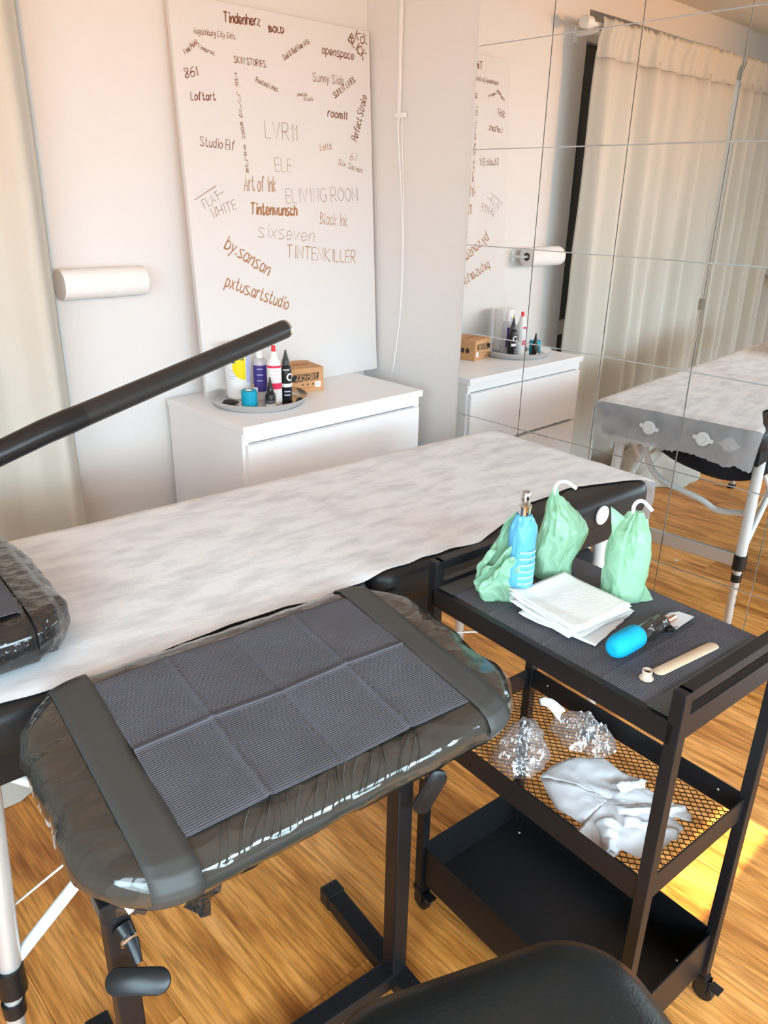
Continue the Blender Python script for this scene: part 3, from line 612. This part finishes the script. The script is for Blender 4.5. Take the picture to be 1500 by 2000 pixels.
# ------------------------------------------------------------------ wrapped arm pads
def wrapped_pad(parent, hl, hw, r, th, name='padding', tiltfn=None, film=M_film, sub=14):
    pr = [(.05, -th), (.022, -th+.003), (.006, -th+.014), (0, -th*.55), (.003, -.018), (.012, -.007), (.026, -.0015), (.05, 0), (.075, .0007)]
    def disp(p):
        d = max(abs(p.x)-(hl-.10), 0)*1.6+max(abs(p.y)-(hw-.05), 0)*1.5
        k = min(1, d*9)
        q = (.5-abs(nz(p.x*30+p.y*14, p.y*9, p.z*18)))*.009*k-.003*k+nz(p.x*70, p.y*70, p.z*60)*.0022*k
        n = Vector((p.x/hl, p.y/hw, .6 if p.z > -.02 else -.4)).normalized()
        return p+n*q
    return pad(name, hl, hw, r, pr, film, parent, 12, disp=disp, sub=sub)
def strip(name, parent, hl, hw, r, th, u0, u1, m, skew=0, v0=-1, v1=1, low=.7):
    # tape strip that follows the pad over its front and back edges
    def wid(u):
        a = abs(u)-(hl-r); return hw if a <= 0 else hw-r+math.sqrt(max(r*r-a*a, 0))
    prof = [(.006, -th*low-.004), (-.0015, -th*.45), (.0, -.018), (.010, -.0055), (.026, .0005), (.05, .0018)]
    def fn(a, w):
        k = w*11
        if k <= 5: i = min(int(k), 4); t = k-i; ins = prof[i][0]*(1-t)+prof[i+1][0]*t; z = prof[i][1]*(1-t)+prof[i+1][1]*t; sgn = -1
        elif k < 6: t = k-5; sgn = None
        else: k2 = 11-k; i = min(int(k2), 4); t = k2-i; ins = prof[i][0]*(1-t)+prof[i+1][0]*t; z = prof[i][1]*(1-t)+prof[i+1][1]*t; sgn = 1
        u = u0+(u1-u0)*a
        if sgn is None:
            ww = wid(u)-.05; y = -ww+2*ww*t; z = .0022
        else: y = sgn*(wid(u)-ins+.0008)
        return (u+skew*y, y, z+.0006)
    o = grid(name, fn, 4, 66, m, parent, .0006); return o
def bib(name, parent, L, Wd, z, m=M_bib, folds=(4, 2), M=None, drop=None, nu=170, nv=120, amp=.0046):
    def fn(u, w):
        x = -L/2+L*u; y = -Wd/2+Wd*w
        a = u*folds[0]; fa = abs((a % 1)-.5)*2; b = w*folds[1]; fb = abs((b % 1)-.5)*2
        ca = 1 if int(a) % 2 else -1; cb = 1 if int(b) % 2 else -1
        tri = lambda t: abs((t+1) % 2-1)          # 0 at even folds, 1 at odd folds
        zz = z+.0014+amp*.9*tri(a)*(1 if int(b) % 2 else .75)
        dfa = min(abs(a-k) for k in range(1, folds[0])); dfb = min(abs(b-k) for k in range(1, folds[1])) if folds[1] > 1 else 1
        zz += amp*.5*math.exp(-(dfa/.028)**2)*(1 if int(round(a)) % 2 else -.5)+amp*.7*math.exp(-(dfb/.02)**2)+amp*.5*max(0, 1-dfb*1.6)
        zz += .0008*nz(x*18, y*18)
        if drop: zz += drop(x, y)
        zz = max(zz, z+.0006) if not drop else zz
        return (x, y, zz)
    return grid(name, fn, nu, nv, m, parent, .0004, M=M)
PA = -.116
ar = thing('arm_rest', 'black film-wrapped arm rest pad on an adjustable black steel stand', 'arm rest', (.54, .765, 0), PA)
AHL, AHW, AR_, ATH, AZ = .335, .205, .115, .062, .795
# the pad group tilts towards the front: child Empty would be a fourth level, so bake the tilt into an intermediate part
pd_ = wrapped_pad(ar, AHL, AHW, AR_, ATH, sub=26)
pd_.name = 'pad'
pd_.location = (0, 0, AZ); pd_.rotation_euler = (.085, -.01, 0)
strip('tape', pd_, AHL, AHW, AR_, ATH, -.272, -.216, M_tape, 0)
strip('tape', pd_, AHL, AHW, AR_, ATH, .219, .268, M_tape, 0, low=.35)
def pleats(name, x0, x1, parent):
    rp = random.Random(2)
    # raised film creases fanning over the front edge
    v = []; f = []
    for k in range(26):
        xa = x0+(x1-x0)*(k+rp.uniform(-.3, .3))/26; le = rp.uniform(.03, .06); sk = .025+.02*rp.random()
        path = []
        for i in range(7):
            t = i/6; y = -AHW+.002+.0+le*t; ins = y+AHW
            z = -.022+.022*min(1, (ins/.03))**.5
            path.append(Vector((xa+sk*t+.004*math.sin(t*4+k), y, z+.0006)))
        n0 = len(v)
        for i, p in enumerate(path):
            w = .0016*math.sin(PI*(i+.5)/7)
            v += [p+Vector((-w, 0, -.0008)), p+Vector((0, 0, .0022*math.sin(PI*(i+.5)/7))), p+Vector((w, 0, -.0008))]
        for i in range(6):
            a = n0+3*i; f += [(a, a+1, a+4, a+3), (a+1, a+2, a+5, a+4)]
    return mesh(name, v, f, M_film, parent, True)
pleats('film_crease', -.20, .10, pd_)
bibt = tag(bib('dental_bib', None, .435, .319, 0, drop=lambda x, y: -.35*max(0, abs(y)-.148)**1.0*.25), 'dark grey folded dental bib lying on the arm rest pad', 'bib')
bibt.location = (.541, .766, AZ+.0008); bibt.rotation_euler = (.085, -.01, PA)
# torn film tail at the front left corner
def tail(u, w): return (-.225+.075*u+.01*nz(u*5, w*5), -.165+.01*nz(u*7, w*3, 2)+.015*u, .735-.085*w*(.6+.4*math.sin(u*5))-.01*nz(u*9))
grid('film_tail', tail, 10, 8, M_film2, ar)
def tail2(u, w): return (-.30+.10*u+.01*nz(u*5, w*5, 4), -.150-.012*math.sin(u*3)+.01*nz(u*9, w*4, 7), .765-.055*w*(.7+.4*math.sin(u*4+1)))
grid('film_tail', tail2, 14, 8, M_film2, ar)
bar('buckle', (-.292, -.158, .748), (-.285, -.170, .728), .014, .002, M_steel, ar, .0005, up=(0, -1, .3))
pxl, pxr = -.272, .239
for xx, s in ((pxl, -1), (pxr, 1)):
    yp = -.012 if s < 0 else .018
    ps_ = box('post', (xx, yp, .35 if s > 0 else .32), (.034, .034, .62 if s > 0 else .56), M_blk, ar, .003)
    box('inner_post', (xx, yp, .64), (.026, .026, .18), M_blk, ps_, .002)
    box('pad_bracket', (xx, yp, .722), (.05, .12, .012), M_blk, ar, .002)
    box('foot_bar', (xx, .018, .022), (.04, .44, .036), M_blk, ar, .003)
    for e in (-1, 1): box('end_cap', (xx, .018+e*.225, .023), (.044, .036, .042), M_blk2, ar, .005)
box('base_beam', ((pxl+pxr)/2, .018, .024), (pxr-pxl, .038, .036), M_blk, ar, .003)
box('collar', (pxl, -.012, .59), (.044, .044, .03), M_blk2, ar, .003)
tube('clamp_screw', [(pxl+.004, -.028, .552), (pxl+.008, -.05, .54), (pxl+.008, -.068, .522)], [.014, .010, .006], M_blk2, ar, 14)
lathe('screw_ring', [(.012, 0), (.013, .004), (.010, .006), (0, .006)], M_steel, ar, (pxl+.006, -.044, .543), 16, axis=(.1, -1, -.3))
kn = pad('paddle_handle', .042, .0165, .0164, [(.001, 0), (0, .001), (0, .006), (.001, .007)], M_blk2, ar, 8, M=Matrix.Translation((pxl+.003, -.078, .503)) @ Matrix.Rotation(-.60, 4, 'Z') @ Matrix.Rotation(.75, 4, 'X'))
tube('clamp_screw', [(pxr+.012, .005, .535), (pxr+.022, -.026, .535)], .008, M_steel, ar, 12)
pad('paddle_handle', .046, .0155, .0154, [(.001, 0), (0, .001), (0, .006), (.001, .007)], M_blk2, ar, 8, M=Matrix.Translation((pxr+.025, -.032, .505)) @ Matrix.Rotation(-.65, 4, 'Z') @ Matrix.Rotation(PI/2-.15, 4, 'X') @ Matrix.Rotation(1.12, 4, 'Z'))
# second wrapped pad lying on the table
p2 = thing('bolster_pad', 'black film-wrapped bolster pad resting on the table paper at the left edge', 'pad', (.03, 1.278, .7905), PA+.04)
k2 = wrapped_pad(p2, .37, .205, .10, .078, film=M_film2); k2.location = (0, 0, .080)
strip('tape', k2, .37, .205, .10, .078, .30, .345, M_film2, 0)
b2_ = tag(bib('dental_bib', None, .50, .33, 0, amp=.0012), 'dark grey dental bib on the bolster pad at the left edge', 'bib'); b2_.location = (.075, 1.281, .8735); b2_.rotation_euler = (0, 0, PA+.04)

# ------------------------------------------------------------------ trolley
TT = -.086; TL, TW, TH = .497, .302, .849
tl = thing('trolley', 'black steel three-tier trolley on casters beside the arm rest', 'trolley', (.947, .845, 0), TT)
P4 = [(0, 0), (TW, 0), (0, -TL), (TW, -TL)]
for (xx, yy) in P4:
    box('post', (xx, yy, (TH+.055)/2), (.02, .02, TH-.055), M_blk, tl, .0015)
    cs = boxes('caster', [((xx, yy, .052), (.024, .024, .012)), ((xx-.011, yy-.006, .034), (.003, .022, .034)), ((xx+.011, yy-.006, .034), (.003, .022, .034))], M_blk2, tl, .001)
    lathe('wheel', [(.012, -.007), (.0205, -.007), (.0215, -.004), (.0215, .004), (.0205, .007), (.012, .007)], M_blk2, cs, (xx, yy-.008, .0216), 20, axis=(1, 0, 0))
    box('brake_tab', (xx, yy-.03, .045), (.022, .022, .004), M_blk2, cs, .001)
for yy in (0, -TL):
    box('handle_bar', (TW/2, yy, TH-.009), (TW, .02, .018), M_blk, tl, .0015)
    box('end_panel', (TW/2, yy, .785), (TW, .014, .04), M_blk, tl, .001)
box('top_shelf', (TW/2, -TL/2, .787), (TW-.004, TL-.02, .012), M_blk, tl, .001)
for xx in (-.003, TW+.003): box('side_panel', (xx, -TL/2, .778), (.014, TL, .035), M_blk, tl, .001)
def tray_rims(z0, z1, nm):
    for xx in (0, TW): box(nm, (xx, -TL/2, (z0+z1)/2), (.003, TL-.02, z1-z0), M_blk, tl, .0006)
    for yy in (0, -TL): box(nm, (TW/2, yy, (z0+z1)/2), (TW-.02, .003, z1-z0), M_blk, tl, .0006)
tray_rims(.452, .50, 'tray_rim'); tray_rims(.072, .172, 'tray_wall')
box('tray_bottom', (TW/2, -TL/2, .074), (TW-.004, TL-.004, .003), M_blk, tl)
for xx, yy in ((.03, -.04), (TW-.03, -.04), (.03, -TL+.04), (TW-.03, -TL+.04)): lathe('rivet', [(.004, 0), (.003, .0015), (0, .002)], M_steel, tl, (xx, yy, .0755), 8)
for xx, yy in ((.002, -.05), (TW-.002, -.05), (TW-.002, -TL+.05)): lathe('rivet', [(.003, 0), (.002, .001), (0, .0015)], M_steel, tl, (xx+(.001 if xx < .1 else -.001), yy, .48), 8, axis=(1 if xx < .1 else -1, 0, 0))
# expanded metal floor of the middle tray: zigzag strands
v = []; f = []
PX, PY, SW, STH = .0138, .0084, .00075, .0009
nrow = int((TL-.01)/PY); ncol = int((TW-.006)/(PX/2))
for j in range(nrow+1):
    n0 = len(v)
    for i in range(ncol+1):
        xx = .003+i*PX/2; yy = -.005-j*PY+((1 if (i+j) % 2 else -1)*(PY/2-.0006)); yy = min(max(yy, -TL+.003), -.003)
        v += [(xx, yy-SW, .456-STH), (xx, yy+SW, .456-STH), (xx, yy+SW, .456+STH), (xx, yy-SW, .456+STH)]
    for i in range(ncol):
        a = n0+4*i
        for k in range(4): b = (k+1) % 4; f.append((a+k, a+b, a+4+b, a+4+k))
o = mesh('mesh_floor', v, f, M_blk, tl, False); o['kind'] = 'stuff'

def T(x, y, z):  # world point -> trolley-local
    c, s = math.cos(-TT), math.sin(-TT); dx, dy = x-.947, y-.845; return (dx*c-dy*s, dx*s+dy*c, z)
ZS = .7945
tbib = tag(bib('dental_bib', None, TW+.012, TL-.02, 0, folds=(2, 4), nu=110, nv=170, amp=.0016,
   drop=lambda x, y: (-.9*max(0, -x-(TW/2-.004)) - .004*max(0, (-x-(TW/2-.03))/.03)*(.5+.5*nz(y*14)))), 'dark grey dental bib covering the trolley top', 'bib')
c_, s_ = math.cos(TT), math.sin(TT); cx, cy = TW/2, -TL/2
tbib.location = (.947+cx*c_-cy*s_, .845+cx*s_+cy*c_, ZS); tbib.rotation_euler = (0, 0, TT)
for yy, lb in ((-.028, 'dark tape strip at the table end of the trolley top'), (-TL+.03, 'dark tape strip at the near end of the trolley top')):
    o = tag(box('tape_strip', (cx, yy, 0), (TW+.006, .036, .0008), M_tape), lb, 'tape'); o.location = (.947, .845, ZS+.0042); o.rotation_euler = (0, 0, TT)
ZS += .0025

# ------------------------------------------------------------------ things on the trolley top
def bagsurf(name, parent, rings, seed, m, n=34, crease=.010, spiral=0):
    """rings: (z, rx, ry, cx, cy)"""
    R = []
    for i in range(len(rings)-1):
        for k in range(5):
            t = k/5; t = t*t*(3-2*t)*.5+t*.5; R.append([a*(1-t)+b*t for a, b in zip(rings[i], rings[i+1])])
    R.append(list(rings[-1])); v = []; f = []
    for j, (z, rx, ry, x, y) in enumerate(R):
        for i in range(n):
            a = 2*PI*i/n; ca, sa = math.cos(a), math.sin(a)
            k = 1+.16*nz(ca*1.6, sa*1.6, z*14+seed)+.05*nz(ca*4, sa*4, z*40+seed)
            rid = abs(nz(ca*3+seed, sa*3, z*9))*crease*1.5
            v.append((x+(rx*k-rid)*ca, y+(ry*k-rid)*sa, z+.006*nz(ca*3, sa*3, j*.4+seed)*(1 if j else 0)))
    for j in range(len(R)-1):
        for i in range(n): a, b = j*n+i, j*n+(i+1) % n; f.append((a, b, b+n, a+n))
    f.append(tuple(range(n))[::-1])
    o = mesh(name, v, f, m, parent, True); auto(o, 28); return o
def bagged(label, x, y, rings, spout, seed, nm='bagged_bottle'):
    t = thing(nm, label, 'bottle', (x, y, ZS), group='squeeze bottles in mint bags')
    bagsurf('bag', t, rings, seed, M_bag)
    bt = lathe('bottle_body', [(.022, .004), (.027, .006), (.027, .09), (.018, .12), (.009, .135), (0, .135)], M_white2, t, n=20)
    tube('spout', spout, .0034, mat('frosted_spout', (.82, .84, .80), .35), t, 10, 6)
    return t
bagged('bulky mint plastic bag around a squeeze bottle, standing in the middle of the trolley', 1.143, .729,
       [(0, .032, .032, 0, 0), (.004, .038, .036, 0, 0), (.05, .043, .039, 0, 0), (.10, .049, .042, .008, -.008), (.125, .042, .036, .006, -.006), (.145, .026, .022, -.004, .002), (.165, .010, .009, -.008, .006), (.178, .005, .005, -.008, .007)],
       [(-.003, .0, .11), (-.008, .006, .165), (-.006, .004, .186), (.006, -.006, .189), (.022, -.018, .176)], 1.7)
bagged('crumpled mint plastic bag around a squeeze bottle at the mirror side of the trolley', 1.172, .596,
       [(0, .034, .032, 0, 0), (.004, .040, .037, 0, 0), (.05, .042, .039, 0, 0), (.10, .043, .039, -.002, 0), (.13, .036, .033, 0, 0), (.15, .022, .022, .004, .0), (.162, .012, .012, .006, -.002)],
       [(.004, .0, .11), (.004, .004, .155), (.006, .004, .175), (.016, -.004, .181), (.032, -.016, .163)], 5.2)
def peak(t, a, b, c, m, seed):
    def fn(u, w):
        p = Vector(a)*(1-u)*(1-w)+Vector(b)*u*(1-w)+Vector(c)*w
        return p+Vector((.005*nz(u*4, w*4, seed), .005*nz(u*4, w*4, seed+3), 0))*(1-w)
    return grid('bag_corner', fn, 10, 10, m, t, .0004)
bg3 = [o for o in bpy.data.objects if o.get('label', '').startswith('crumpled mint')][0]
peak(bg3, (-.036, .012, .105), (.012, -.014, .13), (-.028, .030, .172), M_bag, 3)
peak(bg3, (.028, -.022, .03), (-.012, -.032, .002), (.018, -.052, .006), M_bag, 6)
bb = thing('wrapped_spray_bottle', 'blue film-wrapped spray bottle with chrome pump and mint bag, nearest the table', 'bottle', (1.028, .722, ZS))
bagsurf('blue_sleeve', bb, [(0, .022, .021, 0, 0), (.003, .025, .024, 0, 0), (.06, .026, .025, 0, 0), (.12, .026, .025, 0, 0), (.14, .023, .023, 0, 0), (.152, .016, .016, 0, 0), (.158, .013, .013, 0, 0)], 2.2, M_bluebag, crease=.002)
lathe('bottle_body', [(.016, .003), (.019, .005), (.019, .13), (.012, .15), (0, .152)], mat('deep_blue_bottle', (.03, .19, .45), .35), bb, n=20)
for k in range(6): curved_patch('printed_line', .0266, PH-.4, PH+.9, .035+k*.012, .039+k*.012, mat('pale_blue_print', (.35, .68, .88), .5), bb, n=8)
lathe('pump', [(.010, .15), (.0105, .160), (.0105, .172), (.012, .173), (.012, .176), (.0085, .178), (.0085, .198), (.007, .2005), (0, .2005)], M_chrome, bb, n=24)
lathe('nozzle', [(.0025, 0), (.0025, .003), (0, .003)], M_blk2, bb, (.0085*math.cos(PH), .0085*math.sin(PH), .191), 10, axis=(math.cos(PH), math.sin(PH), 0))
def wing(name, z1, x0, y0, x1, y1, seed):
    def fn(u, w):
        zz = z1*w*(.55+.45*math.sin(PI*min(1, u*1.15+.1)))
        return (x0+(x1-x0)*u+.010*nz(u*4, w*4, seed)-.008*math.sin(w*4)*u, y0+(y1-y0)*u+.010*nz(u*4, w*4, seed+9)+.012*math.sin(w*3.4), zz+.0015)
    grid(name, fn, 16, 16, M_bag, bb, .0004)
wing('mint_bag', .155, .012, .012, -.040, .045, 1); wing('mint_bag', .11, -.005, -.024, -.050, .040, 4); wing('mint_bag', .15, .026, -.008, .004, .034, 8); wing('mint_bag', .09, -.02, -.015, -.062, .022, 12)

# paper towels: a loose stack of separate sheets
cn_t = (1.045, .622)
LAB = ['topmost white paper towel of the stack on the trolley', 'second white paper towel from the top of the trolley stack', 'third white paper towel from the top of the trolley stack', 'fourth white paper towel from the top of the trolley stack', 'fifth white paper towel from the top of the trolley stack', 'sixth white paper towel from the top of the trolley stack', 'bottom white paper towel of the trolley stack, sticking out towards the pen']
rt2 = random.Random(11)
for k in range(7):
    kk = 6-k; rz = .14+rt2.uniform(-.10, .10)+(.16 if k == 6 else 0); sx_, sy_ = .152, .142
    ox, oy = rt2.uniform(-.005, .005), rt2.uniform(-.005, .005)
    if k == 6: ox, oy = .004, -.012
    def fn(u, w, kk=kk, sd=k*3.1):
        x = (u-.5)*sx_; y = (w-.5)*sy_
        e = .0015*nz(w*18, sd)*(abs(u-.5) > .49)+.0
        cu = .010*max(0, -u+.25)/.25*(.4+.6*w)*(kk/6+.3)+.004*max(0, w-.8)/.2
        return (x+e, y+.0015*nz(u*18, sd+5)*(abs(w-.5) > .49), .0012+.0034*kk+cu+.0008*nz(u*4, w*4, sd)+.0009)
    o = tag(grid('paper_towel', fn, 24, 24, M_towel, None, .0014), LAB[k], 'paper towel', 'paper towels stacked on the trolley')
    o.location = (cn_t[0]+ox, cn_t[1]+oy, ZS+.001); o.rotation_euler = (0, 0, TT+rz-.13)
# tattoo pen
pn = thing('tattoo_pen', 'tattoo pen with turquoise bandage grip and black film wrap lying on the trolley', 'pen', (.966, .494, ZS+.0015), math.atan2(-.012, .17)); pn.scale = (1.1, 1.06, 1.06)
lathe('bandage_grip', [(.004, 0), (.007, .0), (.012, .002), (.0165, .009), (.0185, .02), (.0185, .055), (.017, .062), (.011, .066)], M_blue, pn, (0, 0, .0188), 32, axis=(1, 0, 0))
lathe('tip_hole', [(.0068, .0005), (.0055, .003), (0, .004)], M_blk2, pn, (0, 0, .0188), 20, axis=(1, 0, 0))
def wrapf(u, w):
    a = 2*PI*u; r = .0135+.0014*nz(3*math.cos(a), 3*math.sin(a), w*5)+.0008*math.sin(9*a+w*8)
    return (.060+.068*w, r*math.cos(a), .0165+r*math.sin(a))
grid('film_wrap', wrapf, 40, 20, M_film2, pn)
lathe('pen_body', [(.0115, .06), (.0115, .126), (.009, .128), (.006, .128), (0, .128)], M_blk2, pn, (0, 0, .0165), 20, axis=(1, 0, 0))
grid('film_end', lambda u, w: (.120+.016*w+.004*nz(u*7, w*3), -.012-.010*u+.003*nz(u*4, w*9), .006+.012*u+.004*nz(w*6, u*6, 3)), 8, 6, M_film2, pn, .0003)
lathe('copper_tube', [(.0048, 0), (.0048, .036), (.003, .04), (0, .04)], mat('copper_metal', (.75, .36, .22), .25, .9), pn, (.128, .001, .0125), 16, axis=(1, .02, -.03))
lathe('cable_plug', [(.0035, 0), (.0035, .01), (0, .01)], M_blk2, pn, (.140, -.006, .008), 10, axis=(0, -1, -.4))
cbl = plate('clear_sleeve', [(.118, .016), (.178, .018), (.192, .010), (.196, -.014), (.140, -.016)], 0, .0012, mat('cloudy_sleeve', (.80, .80, .84), .3), pn, M=Matrix.Translation((0, 0, .0008)) @ Matrix.Rotation(-.035, 4, 'Y'))
# spatula
sp = thing('wooden_spatula', 'pale wooden tongue depressor lying on the trolley top', 'spatula', (1.062, .4165, ZS+.001), math.atan2(-.022, .135))
pad('blade', .076, .0095, .0094, [(.0004, 0), (0, .0004), (0, .0015), (.0004, .0019)], M_wood, sp, 8)
ik = thing('pigment_cup', 'small tan pigment cup beside the wooden spatula', 'cup', (.966, .432, ZS+.001))
lathe('cup', [(0, 0), (.0105, 0), (.0105, .0015), (.0072, .002), (.0078, .0145), (.0066, .0145), (.006, .006), (0, .006)], M_tan, ik, n=20)
lathe('pigment', [(.0058, .0095), (0, .0095)], mat('tan_pigment', (.62, .38, .27), .25), ik, n=16)

# ------------------------------------------------------------------ middle tray: cling film and glove
ZM = .4585
def crumple(label, x, y, rx, ry, h, seed, rz=0, hole=0, name='cling_film'):
    t = thing(name, label, 'plastic film', (x, y, ZM), rz)
    def fn(u, w):
        a = 2*PI*u; r = .08+.92*w
        q = 1+.28*nz(1.7*math.cos(a), 1.7*math.sin(a), seed)
        X, Y = rx*r*q*math.cos(a), ry*r*q*math.sin(a)
        hh = h*(1-w**3)*(.45+.75*abs(nz(X*24+seed, Y*24, 1)))+(.018*abs(nz(X*70, Y*70, seed))+.010*abs(nz(X*150, Y*150, seed+2)))*(.35+.65*(1-w))
        return (X+.006*nz(X*60, Y*60, seed), Y+.006*nz(Y*60, X*60, seed+4), .003+hh)
    grid('film_sheet', fn, 120, 40, M_cling, t, smooth=False)
    def fn2(u, w):
        p = Vector(fn(u, w)); return (p.x*.85+.004, p.y*.85, p.z*.6+.004*abs(nz(p.x*90, p.y*90, 3)))
    grid('film_sheet', fn2, 52, 16, M_cling, t, smooth=False)
    return t
f1 = crumple('crumpled clear film ball on the mesh tray near the mirror side', 1.172, .632, .050, .066, .060, 2.1)
f2 = crumple('crumpled clear film along the far end of the mesh tray', 1.045, .690, .098, .052, .050, 5.4, .35)
lb = thing('paper_label', 'small white backing paper stuck in the clear film', 'paper', (1.140, .690, ZM+.056), .5)
grid('paper', lambda u, w: (.026*(u-.5)*(1.6-1.0*w)+.004*nz(w*5, u*3), .045*(w-.5)+.004*math.sin(u*5), -.018+.010*math.sin(u*2.6)+.028*math.sin(w*1.8)), 12, 10, M_white2, lb, .0003)
gv = thing('white_glove', 'crumpled white disposable glove lying on the mesh tray', 'glove', (1.045, .50, ZM))
GP = [(1.008, .618), (1.046, .622), (1.101, .608), (1.145, .568), (1.134, .523), (1.151, .48), (1.126, .476), (1.132, .444), (1.131, .385), (1.111, .374), (1.105, .408), (1.084, .372), (1.062, .377), (1.01, .379), (.976, .385), (.968, .424), (.934, .423), (.941, .471), (.945, .498), (.968, .493), (.964, .553)]
gx, gy = 1.05, .495; ang = []
NP = 84
def gl(t):
    k = t*len(GP); i = int(k) % len(GP); q = k-int(k); a, b = GP[i], GP[(i+1) % len(GP)]; return a[0]*(1-q)+b[0]*q, a[1]*(1-q)+b[1]*q
def gfn(u, w):
    X, Y = gl(u % 1.0); r = w; x = gx+(X-gx)*r-1.045; y = gy+(Y-gy)*r-.50
    h = .013*(1-w**4)*(.7+.6*nz(x*16, y*16, 8))+.008*abs(nz(x*26, y*20, 3))+.005*abs(nz(x*60+2, y*45))
    return (x, y, .004+max(h, 0))
grid('glove_skin', gfn, NP, 16, M_glove, gv, .0008)
def gfinger(x0, y0, x1, y1, wd, seed):
    d = Vector((x1-x0, y1-y0, 0)); n = Vector((-d.y, d.x, 0)).normalized()
    grid('finger', lambda u, w: Vector((x0, y0, 0))+d*u+n*wd*(w-.5)*(1-.5*u**3)*(1+.4*nz(u*5, seed))+Vector((0, 0, .014+.012*math.sin(PI*w)+.006*nz(u*6, w*4, seed)-.010*u)), 14, 8, M_glove, gv, .0008)
gfinger(-.02, -.03, .085, -.105, .035, 1); gfinger(-.03, -.05, .02, -.125, .032, 3); gfinger(-.05, -.03, -.10, -.07, .035, 5); gfinger(.03, .0, .09, -.02, .03, 7)

# ------------------------------------------------------------------ lamp boom and stool
lp = thing('floor_lamp', 'matte black lamp boom crossing the left side in front of the curtain', 'lamp', (-.62, .66, 0))
O = Vector((-.62, .66, 0))
A_, B_, C_ = Vector((.674, .914, 1.279))-O, Vector((.309, .833, 1.221))-O, Vector((.241, .828, 1.204))-O
dirn = (C_-B_).normalized(); E_ = C_+dirn*((-.62-.241)/dirn.x)
tube('boom', [B_, A_-(A_-B_).normalized()*.004], .0133, M_blk2 if False else mat('matte_black_tube', (.018, .017, .017), .38, spec=.6), lp, 24)
tube('end_cap', [A_-(A_-B_).normalized()*.004, A_], .0134, M_steel, lp, 24)
tube('sleeve', [B_+(B_-A_)*.02+(A_-B_)*.09, B_+(A_-B_)*.02, B_-(A_-B_)*.06, C_, C_+dirn*.3, E_], [.0134, .0140, .0136, .0130, .0130, .013], M_blk2, lp, 24)
tube('pole', [(0, E_.y, .02), (0, E_.y, E_.z+.03)], .014, M_blk2, lp, 16)
lathe('base', [(.15, 0), (.15, .012), (.14, .02), (.02, .026), (0, .026)], M_blk2, lp, (0, E_.y, 0), 40)
st = thing('stool', 'black leather rolling stool seat at the bottom edge', 'stool', (.492, .238, 0), -.40)
pad('seat', .222, .222, .11, [(.05, .435), (.01, .442), (0, .46), (0, .50), (.008, .522), (.03, .537), (.06, .544), (.09, .547)], M_leather, st, 12)
tube('gas_lift', [(0, 0, .09), (0, 0, .40)], .025, M_chrome, st, 16)
for k in range(5):
    a = 2*PI*k/5; ca, sa = math.cos(a), math.sin(a)
    lg = tube('leg', [(.02*ca, .02*sa, .09), (.15*ca, .15*sa, .085), (.25*ca, .25*sa, .065)], [.02, .016, .012], M_blk2, st, 12)
    lathe('wheel', [(.012, -.012), (.024, -.012), (.026, 0), (.024, .012), (.012, .012)], M_blk2, lg, (.25*ca, .25*sa, .0265), 16, axis=(-sa, ca, 0))

sr = thing('paper_scrap', 'tiny white paper scrap on the floor under the table in the mirror', 'paper', (1.321, 1.324, .0006), .4)
grid('scrap', lambda u, w: (.018*(u-.5), .010*(w-.5)*(1+.4*u), .0008+.002*math.sin(u*3)), 4, 3, M_white2, sr, .0004)
